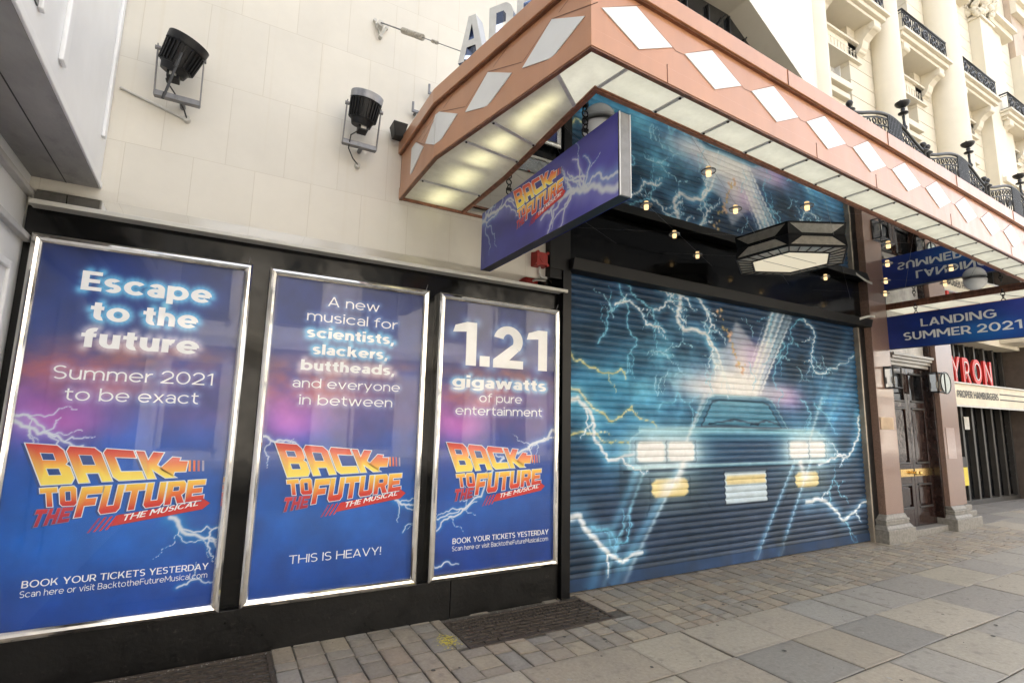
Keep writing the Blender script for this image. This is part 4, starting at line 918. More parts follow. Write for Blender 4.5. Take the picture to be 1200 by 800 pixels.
poster(1, .235, 1.475, 'middle steel framed blue poster case, with THIS IS HEAVY near its foot', 14, [
    ('A new', .660, 1.060, 2.437, .076, 0, BW), ('musical for', .516, 1.219, 2.310, .076, 0, BW), ('scientists,', .524, 1.196, 2.183, .078, .085, BG), ('slackers,', .574, 1.150, 2.056, .078, .085, BG),
    ('buttheads,', .500, 1.214, 1.932, .078, .085, ((240, 225, 235), .7, .03)), ('and everyone', .454, 1.266, 1.802, .070, 0, BW), ('in between', .508, 1.210, 1.676, .074, 0, BW), ('THIS IS HEAVY!', .528, 1.187, .552, .058, 0, None)], .372, bolts2, T2)
bolts3 = [([(1.06, 1.51), (.85, 1.384), (.70, 1.30), (.5, 1.2), (.34, .94), (.12, .80), (-.07, .68)], .016, 6), ([(1.06, 1.44), (.9, 1.40), (.8, 1.36)], .008, 3), ([(-.07, .78), (.1, .82), (.3, .9)], .007, 3), ([(-.07, .40), (.05, .44), (.15, .41)], .008, 0)]
poster(2, 1.57, 2.815, 'steel framed blue poster case next to the shutter with a huge white 1.21', 25, [
    ('1.21', 1.712, 2.688, 2.060, .385, .085, ((150, 190, 250), .55, .05)), ('gigawatts', 1.722, 2.680, 1.868, .100, .085, BG), ('of pure', 1.985, 2.418, 1.746, .076, 0, BW), ('entertainment', 1.762, 2.640, 1.632, .076, 0, BW),
    ('BOOK YOUR TICKETS YESTERDAY', 1.780, 2.726, .573, .044, .045, None), ('Scan here or visit BacktotheFutureMusical.com', 1.778, 2.722, .517, .038, 0, None)], 1.693, bolts3, T3)

# ================================================================== CANOPY
cn = thing('entrance_canopy', 'copper coloured entrance canopy with white diamond panels and a black mirror ceiling', 'canopy', (4, 3, 3.46))
E0, E1, E2, E3, E4 = (1.19, 4.198), (1.19, 3.35), (1.46, 1.87), (9.85, 1.87+.0345*8.39), (9.85, 4.198)
EDGE = [E0, E1, E2, E3, E4]
def offs(poly, d):                               # move an open plan outline outwards (towards the street)
    out = []; n = len(poly)
    for i, p in enumerate(poly):
        p = np.array(p); ns_ = []
        for a, b in ((i-1, i), (i, i+1)):
            if 0 <= a and b < n:
                e = np.array(poly[b])-np.array(poly[a]); e = e/np.linalg.norm(e); ns_.append(np.array((e[1], -e[0]))*-1 if False else np.array((e[1], -e[0])))
        if len(ns_) == 1: v = ns_[0]
        else: m = ns_[0]+ns_[1]; v = m*2/(m@m)
        out.append(tuple(p+v*d))
    return out
def shell(mb, poly, d0, d1, z0, z1, **k):
    """a strip of wall following the outline between two offsets"""
    a, b = offs(poly, d0), offs(poly, d1)
    for i in range(len(poly)-1):
        mb.hexa([(*a[i], z0), (*a[i+1], z0), (*b[i+1], z0), (*b[i], z0)], [(*a[i], z1), (*a[i+1], z1), (*b[i+1], z1), (*b[i], z1)], **k)
# outward normal is on the right-hand side walking E0->E4? E0->E1 walks -Y, its right side is -X
f = MB(); shell(f, EDGE, 0., -.03, 3.495, 3.862); f.build('fascia', M['copper'], cn)
f = MB(); shell(f, EDGE, .006, -.026, 3.462, 3.560); f.build('lower_band', M['copper'], cn, bevel=.002)
f = MB(); shell(f, EDGE, .002, -.024, 3.452, 3.4605); f.build('band_edge', M['copperdark'], cn)
f = MB(); shell(f, EDGE, .032, -.04, 3.872, 3.988); f.build('cornice', M['copper'], cn, bevel=.003)
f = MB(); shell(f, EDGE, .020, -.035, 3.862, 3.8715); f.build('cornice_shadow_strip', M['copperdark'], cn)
rf = MB(); rf.prism([tuple(p) for p in offs(EDGE, -.041)], 3.90, 3.97); rf.build('roof', M['greymetal'], cn)
# upright seams on the cornice and the band
for X in (3.15, 4.55, 5.9, 7.4):
    yv = 1.87+.0345*(X-1.46); sm = MB(); sm.box(X-.003, X+.003, yv-.036, yv-.030, 3.872, 3.988); sm.build('seam', M['copperdark'], cn)
for X in (2.0, 3.5, 4.35, 5.75, 7.3):
    yv = 1.87+.0345*(X-1.46); sm = MB(); sm.box(X-.002, X+.002, yv-.0085, yv-.005, 3.462, 3.575); sm.build('seam', M['copperdark'], cn)
# diamonds
def seg_frame(a, b):
    a, b = np.array(a), np.array(b); e = (b-a)/np.linalg.norm(b-a); n = np.array((e[1], -e[0])); return Fr((*a, 0), (*e, 0), (0, 0, 1), (*n, 0))
def diamond(fr, pts):
    d = MB(); lo = [fr(a, b, .0005) for a, b in pts]; hi = [fr(a, b, .006) for a, b in pts]; d.hexa(lo, hi); d.build('diamond_panel', M['opal'], cn)
def strip(fr, a, b, mb, w=.0022):
    a, b = np.array(a), np.array(b); e = (b-a)/np.linalg.norm(b-a); n = np.array((-e[1], e[0]))*w
    mb.quad(*[fr(*q, .0012) for q in (a-n, b-n, b+n, a+n)])
jn = MB()
F = seg_frame(E2, E3); dl = [.067+.6235*k for k in range(13)]
for a in dl:
    diamond(F, [(a, 3.703), (a+.245, 3.828), (a+.520, 3.700), (a+.260, 3.578)])
    strip(F, (a+.245, 3.835), (a+.29, 3.861), jn); strip(F, (a+.25, 3.834), (a+.555, 3.694), jn, .003); strip(F, (a+.555, 3.694), (a+.63, 3.700), jn); strip(F, (a+.02, 3.716), (a+.245, 3.836), jn)
F = seg_frame(E1, E2)
for a in (.29, .88, 1.19-.30):
    pass
L12 = math.hypot(E2[0]-E1[0], E2[1]-E1[1])
def s12(y): return (3.35-y)/(3.35-1.87)*L12
for y in (2.150, 2.727, 3.304):
    a = s12(y); pts = [(a-.245, 3.630), (a, 3.790), (a+.243, 3.652), (a+.005, 3.552)]
    if y > 3.2: pts = [(max(.004, q[0]), q[1]) for q in pts]; pts = [(.004, 3.56), (.004, 3.795), (a, 3.795), (a+.243, 3.665), (a+.03, 3.556)]
    diamond(F, pts); strip(F, (a, 3.795), (a+.33, 3.795-.12), jn, .003); strip(F, (a-.25, 3.67), (a-.0, 3.80), jn); strip(F, (a+.05, 3.80), (a+.2, 3.861), jn)
F = seg_frame(E0, E1); s0 = lambda y: 4.198-y
diamond(F, [(s0(3.555), 3.666), (s0(3.354), 3.797), (s0(3.354), 3.56), ]); diamond(F, [(s0(3.90), 3.55), (s0(3.90), 3.79), (s0(3.79), 3.79), (s0(3.60), 3.665)])
strip(F, (s0(3.90), 3.795), (s0(3.36), 3.80), jn); strip(F, (s0(3.79), 3.795), (s0(3.58), 3.67), jn, .003)
jn.build('fascia_joint', M['copperdark'], cn)
# light boxes round the edge
I0, I1, I2, I3, I4 = (1.79, 4.198), (1.79, 3.37), (1.705, 2.145), (9.20, 2.145+.0345*7.495), (9.20, 4.198)
ZL = 3.478
def lens_mat(name, col, base_e, tube, ang=0.):
    """frosted acrylic: an even glow, plus a fluorescent tube brighter along its own line, in the panel's generated space"""
    m = bpy.data.materials.new(name); m.use_nodes = True
    n, l = m.node_tree.nodes, m.node_tree.links; b = n['Principled BSDF']
    tc = n.new('ShaderNodeTexCoord'); mp = n.new('ShaderNodeMapping'); mp.inputs['Location'].default_value = (-.5, -.5, 0); l.new(tc.outputs['UV'], mp.inputs[0])
    sp = n.new('ShaderNodeSeparateXYZ'); l.new(mp.outputs[0], sp.inputs[0])
    def sq(o, w):
        a = n.new('ShaderNodeMath'); a.operation = 'DIVIDE'; a.inputs[1].default_value = w; l.new(o, a.inputs[0]); p = n.new('ShaderNodeMath'); p.operation = 'MULTIPLY'; l.new(a.outputs[0], p.inputs[0]); l.new(a.outputs[0], p.inputs[1]); return p.outputs[0]
    x4 = n.new('ShaderNodeMath'); x4.operation = 'MULTIPLY'; s_ = sq(sp.outputs[0], .40); l.new(s_, x4.inputs[0]); l.new(s_, x4.inputs[1])
    ad = n.new('ShaderNodeMath'); ad.operation = 'ADD'; l.new(x4.outputs[0], ad.inputs[0]); l.new(sq(sp.outputs[1], .20), ad.inputs[1])
    ng = n.new('ShaderNodeMath'); ng.operation = 'MULTIPLY'; ng.inputs[1].default_value = -1; l.new(ad.outputs[0], ng.inputs[0])
    ex = n.new('ShaderNodeMath'); ex.operation = 'EXPONENT'; l.new(ng.outputs[0], ex.inputs[0])
    ml = n.new('ShaderNodeMath'); ml.operation = 'MULTIPLY_ADD'; ml.inputs[1].default_value = tube; ml.inputs[2].default_value = base_e; l.new(ex.outputs[0], ml.inputs[0])
    l.new(ml.outputs[0], b.inputs['Emission Strength']); b.inputs['Emission Color'].default_value = tuple(col)+(1,)
    t = n.new('ShaderNodeTexNoise'); t.inputs['Scale'].default_value = 5; t.inputs['Detail'].default_value = 7; t.inputs['Roughness'].default_value = .65; l.new(tc.outputs['Object'], t.inputs['Vector'])
    mr = n.new('ShaderNodeMapRange'); mr.inputs[1].default_value = .40; mr.inputs[2].default_value = .75; l.new(t.outputs[0], mr.inputs[0])
    mx = n.new('ShaderNodeMix'); mx.data_type = 'RGBA'; mx.inputs[6].default_value = (.76, .76, .68, 1); mx.inputs[7].default_value = (.52, .51, .44, 1); l.new(mr.outputs[0], mx.inputs[0]); l.new(mx.outputs[2], b.inputs['Base Color'])
    b.inputs['Roughness'].default_value = .35
    return m
LENS_L = lens_mat('lit_lens', (1., .92, .50), .012, .15); LENS_F = lens_mat('front_lens_daylight', (1., .97, .76), .085, .02)  # front lenses: daylight on frosted panels put in as an even emission
def light_panel(q, m):
    """q: four plan corners, first two on the outer edge; a shallow acrylic lens"""
    mb = MB(); c = np.mean(np.array(q, float), 0)
    mb.quad(*[(*p, ZL) for p in q])
    o = mb.build('light_lens', m, cn); uv = o.data.uv_layers.new(name='UVMap')
    for li, co in zip(range(4), ((0, 0), (1, 0), (1, 1), (0, 1))): uv.data[li].uv = co
    return o
def lerp(a, b, t): return (a[0]+(b[0]-a[0])*t, a[1]+(b[1]-a[1])*t)
BARM = [mat('bar_grey', (.58, .58, .57), .45, var=.2, scale=20), M['darkmetal']]; Ei = offs(EDGE, -.027)
def run(a, b, c, d, cuts, m, bars=True):
    """panels between outer edge a->b and inner edge c->d"""
    for t0, t1 in zip(cuts, cuts[1:]):
        light_panel([lerp(a, b, t0), lerp(a, b, t1), lerp(c, d, t1), lerp(c, d, t0)], m)
    for t in cuts[1:-1] if bars else []:
        p, q = np.array(lerp(a, b, t)), np.array(lerp(c, d, t)); e = (q-p)/np.linalg.norm(q-p); n = np.array((-e[1], e[0]))*.013
        dv = MB(); dv.hexa([(*(p-n), ZL-.006), (*(q-n), ZL-.006), (*(q+n), ZL-.006), (*(p+n), ZL-.006)], [(*(p-n), ZL-.0005), (*(q-n), ZL-.0005), (*(q+n), ZL-.0005), (*(p+n), ZL-.0005)])
        for s_ in (p+e*.035, q-e*.035): dv.cyl((*s_, ZL-.012), (*s_, ZL-.004), .008, n=8, mi=1)
        dv.build('lens_bar', BARM, cn)
run(Ei[0], Ei[1], I0, I1, [0, .5, 1], LENS_L); run(Ei[1], Ei[2], I1, I2, [0, .21, .42, .83], LENS_L)
cA, cB = lerp(Ei[1], Ei[2], .83), lerp(I1, I2, .99)
light_panel([cA, Ei[2], I2, lerp(I1, I2, .83)], LENS_F)
nf = 18; Lf = 7.49
run(lerp(Ei[2], Ei[3], .0315), lerp(Ei[2], Ei[3], .919), I2, I3, [k/17. for k in range(18)], LENS_F); light_panel([Ei[2], lerp(Ei[2], Ei[3], .0315), lerp(I2, I3, .0001), I2], LENS_F)
run(lerp(Ei[2], Ei[3], .919), Ei[3], I3, lerp(I3, I4, .02), [0, 1], LENS_F); run(Ei[3], Ei[4], lerp(I3, I4, .02), I4, [0, .25, .5, .75, 1], LENS_F)
for (p, q) in ((lerp(Ei[1], Ei[2], .83), lerp(I1, I2, .83)), (lerp(Ei[2], Ei[3], .0315), I2)):
    p, q = np.array(p), np.array(q); e = q-p; n = np.array((-e[1], e[0]))/np.linalg.norm(e)*.012
    dv = MB(); dv.hexa([(*(p-n), ZL-.006), (*(q-n), ZL-.006), (*(q+n), ZL-.006), (*(p+n), ZL-.006)], [(*(p-n), ZL-.0005), (*(q-n), ZL-.0005), (*(q+n), ZL-.0005), (*(p+n), ZL-.0005)]); dv.build('lens_bar', BARM, cn)
tr = MB(); INN = [I0, I1, I2, I3, I4]; shell(tr, INN, .012, -.016, 3.462, 3.512); shell(tr, INN, .020, .0125, 3.470, 3.512)
shell(tr, [(1.19, 4.196), (2.72, 4.196)], 0, .02, 3.455, 3.4765)
tr.build('inner_trim', mat('copper_trim', (.30, .13, .075), .42, .25, var=.45, scale=22, stretch=(1, 1, 1), bump=.2), cn)
ms = MB(); cp_ = offs(INN, -.0155); ms.prism([tuple(p) for p in cp_], 3.5105, 3.53)
ms.build('mirror_ceiling', M['mirror'], cn)
mj = MB()                                        # hairline joints between the mirror panels
def inside(x, y): return 1.80 < x < 9.17 and y < 4.19 and y > 2.17+.0345*(x-1.7) and (x > 1.80 if y > 3.37 else x > 1.80)
for fam, d in ((0, (.904, -.428)), (1, (.904, .428))):
    for k in range(-12, 18):
        bx, by = 3.11, 3.217+.72*k*.5 if fam == 0 else 3.217+.72*k
        if fam == 0: by = 3.217+.72*k
        pts = [(bx+d[0]*t, by+d[1]*t) for t in np.arange(-8, 9, .02)]
        ins = [p for p in pts if inside(*p)]
        if len(ins) > 8:
            a, b = np.array(ins[0]), np.array(ins[-1]); n = np.array((-d[1], d[0]))*.0007
            mj.quad((*(a-n), 3.5085), (*(b-n), 3.5085), (*(b+n), 3.5085), (*(a+n), 3.5085))
mj.build('mirror_joint', mat('joint_grey', (.22, .22, .22), .5, .3, var=.2), cn)

# ---- downlights
dn = thing('downlight', 'small glowing downlight with a glass ring in the mirror ceiling', 'downlight', (3.10, 2.53, 3.51), 'small round downlights in the canopy ceiling')
q = MB(); x, y = 3.10, 2.53
q.cyl((x, y, 3.474), (x, y, 3.509), .019, .021, 14); q.build('bulb', M['bulb'], dn)
q = MB(); q.torus((x, y, 3.506), (0, 0, 1), .052, .0035, 28, 6); q.cyl((x, y, 3.5075), (x, y, 3.5095), .050, n=28, smooth=False); q.build('ring', mat('ring_glass', (.42, .43, .44), .12, .7, var=.1), dn)
for (x, y) in [(3.15, 3.25), (3.88, 2.89), (3.90, 3.63), (4.34, 2.515), (6.69, 3.70), (6.0, 2.65), (6.70, 2.985), (7.49, 3.375), (8.21, 3.72), (7.49, 2.67), (8.24, 3.02), (4.62, 3.965), (5.77, 3.90)]:
    dup(dn, (x, y, 3.51))

# ---- hexagonal lantern on the ceiling
hx = thing('hexagonal_lantern', 'large dark hexagonal ceiling lantern with a glowing cream base', 'lantern', (5.33, 3.317, 3.51))
cx, cy, RB, RI, zb = 5.33, 3.317, .60, .41, 3.385
V6 = lambda r, z, k, a0=32: (cx+r*math.cos(R(a0+60*k)), cy+r*math.sin(R(a0+60*k)), z)
q = MB(); q.hexa([V6(RB, zb+.01, k) for k in range(6)], [V6(RB*.97, 3.508, k) for k in range(6)]); q.build('housing', M['darkmetal'], hx)
for k in range(6):
    q = MB(); a, b = np.array(V6(RB+.003, zb+.016, k)), np.array(V6(RB+.003, zb+.016, k+1)); a2, b2 = np.array(V6(RB*.97+.004, 3.50, k)), np.array(V6(RB*.97+.004, 3.50, k+1))
    L_ = lambda u, v: (a+(b-a)*u)*(1-v)+(a2+(b2-a2)*u)*v
    q.quad(L_(.04, .0), L_(.96, .0), L_(.76, .93), L_(.24, .93)); q.build('side_panel', M['lanternpane'], hx)
for k in range(6):
    q = MB(); A, B_, C_, D_ = (np.array(V6(RB*.985, zb+.002, k)), np.array(V6(RB*.985, zb+.002, k+1)), np.array(V6(RI*1.03, zb-.012, k+1)), np.array(V6(RI*1.03, zb-.012, k)))
    q.quad(A, B_, C_, D_); rp = q.build('rim_panel', M['lanternpane'], hx)
    q = MB()
    for j in range(0, 5):
        u = j/5+.0; p, s_ = A+(B_-A)*u, D_+(C_-D_)*u; q.tube([p-(0, 0, .003), s_-(0, 0, .003)], .006, 6)
    q.tube([A-(0, 0, .002), B_-(0, 0, .002)], .009, 6); q.tube([D_-(0, 0, .002), C_-(0, 0, .002)], .010, 6)
    q.build('glazing_bars', M['darkmetal'], rp)
q = MB(); q.add([V6(RI*1.02, zb-.010, k) for k in range(6)], [tuple(range(6))]); ln_ = q.build('lens', M['lanternlens'], hx)
q = MB()
for s_ in (-.13, .13):
    q.tube([(cx-.20*0+s_*.5-.36, cy+s_*.87+.0, zb-.012), (cx+s_*.5+.33, cy+s_*.87-.02, zb-.012)], .003, 5)
q.build('lens_joint', M['greymetal'], ln_)

# ---- dome cameras
def dome(x, y, r, label):
    t = thing('dome_camera', label, 'camera', (x, y, 3.51)); q = MB()
    q.lathe((x, y, 0), [(r*.75, 3.508), (r*1.0, 3.498), (r*1.0, 3.478)], 24); q.build('base', M['white'], t)
    q = MB(); q.lathe((x, y, 3.478), [(r*math.cos(a), -r*.95*math.sin(a)) for a in np.linspace(0, PI/2-.01, 8)], 24); q.build('dome', M['opal'], t)
dome(8.27, 2.72, .12, 'white dome camera on the ceiling above the lettered blue hanging sign'); dome(1.99, 2.47, .11, 'white dome camera half hidden behind the hanging sign with the title')

# ================================================================== HANGING SIGNS
def hang_sign(x0, x1, label, name='hanging_sign'):
    t = thing(name, label, 'sign', ((x0+x1)/2, 3, 2.84)); q = MB()
    q.box(x0+.0045, x1-.0045, 2.094, 3.838, 2.842, 3.340); q.build('board', M['darkmetal'], t)
    q = MB(); q.box(x0+.008, x1-.008, 2.078, 2.094, 2.842, 3.340); q.build('end_cap', M['capgrey'], t, bevel=.002)
    for e in (x0+.002, x1-.006):
        q = MB(); q.box(e, e+.004, 2.076, 2.084, 2.840, 3.342); q.build('edge_trim', M['white'], t)
    for y in (3.45, 2.45):
        q = MB(); xm = (x0+x1)/2; q.torus((xm, y, 3.360), (1, 0, 0), .020, .005, 14, 6); q.torus((xm, y, 3.400), (0, 1, 0), .022, .005, 14, 6); q.torus((xm, y, 3.442), (1, 0, 0), .022, .005, 14, 6); q.box(xm-.02, xm+.02, y-.012, y+.012, 3.416, 3.432); q.torus((xm, y, 3.484), (0, 1, 0), .022, .005, 14, 6)
        q.build('chain', M['darkmetal'], t)
    return t
bs = hang_sign(1.820, 1.905, 'violet blue hanging sign with an orange and yellow title and a white lightning streak')
for side, x in ((-1, 1.820), (1, 1.905)):
    fr = Fr((x, 3.842 if side < 0 else 2.090, 2.84), (0, side*1., 0), (0, 0, 1), (side*1., 0, 0)) if side < 0 else Fr((x, 2.090, 2.84), (0, 1, 0), (0, 0, 1), (1, 0, 0))
    c = Canvas(0, 1.752, 0, .504, 320, 100, 6)
    n1 = c.noise(6, 3, 4, 2)[..., None]; c.c = (np.array((62, 62, 150))*(1-c.x[..., None])+np.array((66, 62, 158))*c.x[..., None])/255.*(.78+.42*n1)
    c.screen(c.blob(1.3, .3, .5, .3)*.25, (80, 60, 190)); c.screen(c.blob(.2, .1, .4, .3)*.2, (60, 90, 190))
    c.bolt([(0, .42), (.18, .445), (.34, .43), (.6, .42)], .018, branches=6, blen=.18, glow=(140, 150, 240)); c.bolt([(0, .45), (.15, .40), (.3, .42)], .008, branches=3)
    c.bolt([(1.752, .06), (1.55, .13), (1.36, .19), (1.14, .21), (.95, .13)], .024, branches=8, blen=.2, glow=(160, 160, 245)); c.bolt([(1.752, .14), (1.6, .19), (1.45, .17), (1.2, .2)], .010, branches=3); c.bolt([(1.45, .18), (1.50, .30), (1.43, .38)], .005, branches=2)
    U, V = c.U, c.V; P = fr.o+U[..., None]*fr.u+V[..., None]*fr.v
    grid_mesh('printed_face', P, c.lin(.62, 1.15), M['print'], bs)
    title_logo(fr, lambda a, b: np.array((.545+a*.70, .225+b*.70*.96+(.0 if side < 0 else 0))), .0022, bs, .75)
ls = hang_sign(8.920, 9.005, 'dark blue hanging sign lettered LANDING SUMMER 2021 in silver capitals')
for side, x in ((-1, 8.920), (1, 9.005)):
    fr = Fr((x, 3.842 if side < 0 else 2.090, 2.84), (0, -1. if side < 0 else 1., 0), (0, 0, 1), (side*1., 0, 0))
    c = Canvas(0, 1.752, 0, .504, 220, 70, 9); n1 = c.noise(4, 2, 4, 2)[..., None]
    c.c = np.array((34, 58, 142))/255.*(.8+.4*n1); c.screen(c.blob(1.15, .14, .45, .20)*.6, (0, 110, 170)); c.screen(c.blob(1.6, .4, .3, .2)*.4, (70, 40, 130))
    P = fr.o+c.U[..., None]*fr.u+c.V[..., None]*fr.v; grid_mesh('printed_face', P, c.lin(.85), M['print'], ls)
    for body, a0, a1, b in (('LANDING', .455, 1.317, .292), ('SUMMER 2021', .222, 1.557, .112)):
        mb = MB(); text_on(mb, fr, body, a0, a1, b, .116, .002, off=.02, bold=.06); mb.build('lettering', M['textgrey'], ls)
# the second sign hangs a little nearer the wall
for o in ls.children: pass
ls.location = (ls.location[0], ls.location[1]+.225, ls.location[2]-.045)

# ---- letters on the roof of the canopy
rsn = thing('roof_sign', 'big silver letters A D E standing on the canopy roof', 'sign', (1.32, 3.3, 4.23))
fr = Fr((1.32, 3.30, 0), (.5524, -.8336, 0), (0, 0, 1), (-.8336, -.5524, 0))
def block(polys, a0, wd, z0, ht, dep=.10):
    P_ = lambda q: (a0+q[0]*wd, z0+q[1]*ht)
    mb = MB(); ed = MB()
    for outer, holes in polys:
        O = [P_(q) for q in outer]; Hs = [[P_(q) for q in h] for h in holes]; v, t = tess(O, Hs)
        mb.add([fr(a, b, 0) for a, b in v], t); ed.add([fr(a, b, -dep) for a, b in v], t)
        for ring in [O]+Hs:
            for i in range(len(ring)):
                a, b = ring[i], ring[(i+1) % len(ring)]; ed.quad(fr(*a, -.0004), fr(*b, -.0004), fr(*b, -dep), fr(*a, -dep))
    p = mb.build('letter', M['lettersilver'], rsn); ed.build('letter_return', M['letterside'], p)
LA = [([(0, 0), (.24, 0), (.33, .30), (.67, .30), (.76, 0), (1, 0), (.64, 1), (.36, 1)], [[(.39, .45), (.5, .82), (.61, .45)]])]
LD = [([(0, 0), (.70, 0), (.90, .10), (1, .28), (1, .74), (.9, .9), (.7, 1), (0, 1)], [[(.30, .17), (.30, .83), (.60, .83), (.70, .74), (.70, .27), (.60, .17)]])]
LE = [([(0, 0), (1, 0), (1, .17), (.30, .17), (.30, .42), (.85, .42), (.85, .58), (.30, .58), (.30, .83), (1, .83), (1, 1), (0, 1)], [])]
block(LA, .0, .225, 4.225, .365); block(LD, .262, .20, 4.225, .365); block(LE, .488, .18, 4.225, .365)
sb = MB(); sb.tube([fr(-.0, 4.27, -.07), fr(.70, 4.27, -.07)], .014, 8)
for a in (.03, .36, .60): sb.tube([fr(a, 4.30, -.07), fr(a, 3.98, -.07)], .012, 8)
sb.build('support_rail', M['darkmetal'], rsn)

# ---- guy wire with its wall bracket
gw = thing('guy_wire', 'stay wire with a turnbuckle fixed to the cream wall by a forked bracket', 'wire', (.90, 4.19, 4.98))
q = MB(); q.tube([(.88, 4.185, 5.04), (.935, 4.17, 4.90), (.985, 4.185, 5.01)], .010, 6); q.cyl((.92, 4.19, 4.99), (.92, 4.12, 4.99), .028, n=14); q.cyl((.88, 4.199, 5.04), (.88, 4.17, 5.04), .016, n=10); q.cyl((.985, 4.199, 5.01), (.985, 4.17, 5.01), .014, n=10); q.cyl((.935, 4.199, 4.90), (.935, 4.155, 4.90), .016, n=10)
q.build('bracket', M['lightgrey'], gw)
A_, B_ = np.array((.92, 4.12, 4.99)), np.array((1.36, 3.34, 4.37)); wl = lambda t: A_+(B_-A_)*t
q = MB(); q.tube([wl(0), wl(.31)], .006, 6); q.build('rod', M['greymetal'], gw); q = MB(); q.tube([wl(.54), wl(1)], .0032, 6); q.build('wire', M['greymetal'], gw)
q = MB(); q.cyl(wl(.30), wl(.43), .026, .024, 12); q.cyl(wl(.425), wl(.55), .025, .026, 12); q.cyl(wl(.67), wl(.69), .014, n=10); q.cyl(wl(.71), wl(.73), .014, n=10); q.build('turnbuckle', mat('worn_steel', (.42, .39, .33), .45, .5, var=.4, scale=60, bump=.3), gw)

# ---- small brackets and a little lamp behind the cornice
for (x, z, lb) in ((1.24, 4.28, 'lower of two small grey hook brackets on the cream wall above the canopy end'), (1.38, 4.50, 'upper of two small grey hook brackets on the cream wall, with a pin')):
    q = MB(); q.box(x, x+.115, 4.13, 4.145, z-.012, z+.012); q.box(x, x+.018, 4.13, 4.145, z+.012, z+.085); q.box(x+.10, x+.115, 4.13, 4.199, z+.012, z+.05); q.box(x+.03, x+.05, 4.145, 4.199, z-.01, z+.01)
    if z > 4.4: q.cyl((x+.16, 4.19, z-.02), (x+.165, 4.13, z+.12), .008, n=8)
    tag(q.build('hook_bracket', M['greymetal'], bevel=.002), lb, 'bracket', 'hook brackets on the wall')
t = thing('wall_lamp', 'small black lamp tucked between the cream wall and the canopy end', 'lamp', (1.13, 4.16, 4.02)); q = MB()
q.hexa([(1.085, 4.07, 3.965), (1.165, 4.07, 3.965), (1.165, 4.16, 3.965), (1.085, 4.16, 3.965)], [(1.06, 4.03, 4.075), (1.185, 4.03, 4.075), (1.185, 4.17, 4.075), (1.06, 4.17, 4.075)]); q.build('housing', M['darkmetal'], t, bevel=.004)
q = MB(); q.box(1.115, 1.14, 4.16, 4.199, 3.99, 4.02); q.build('arm', M['darkmetal'], t)

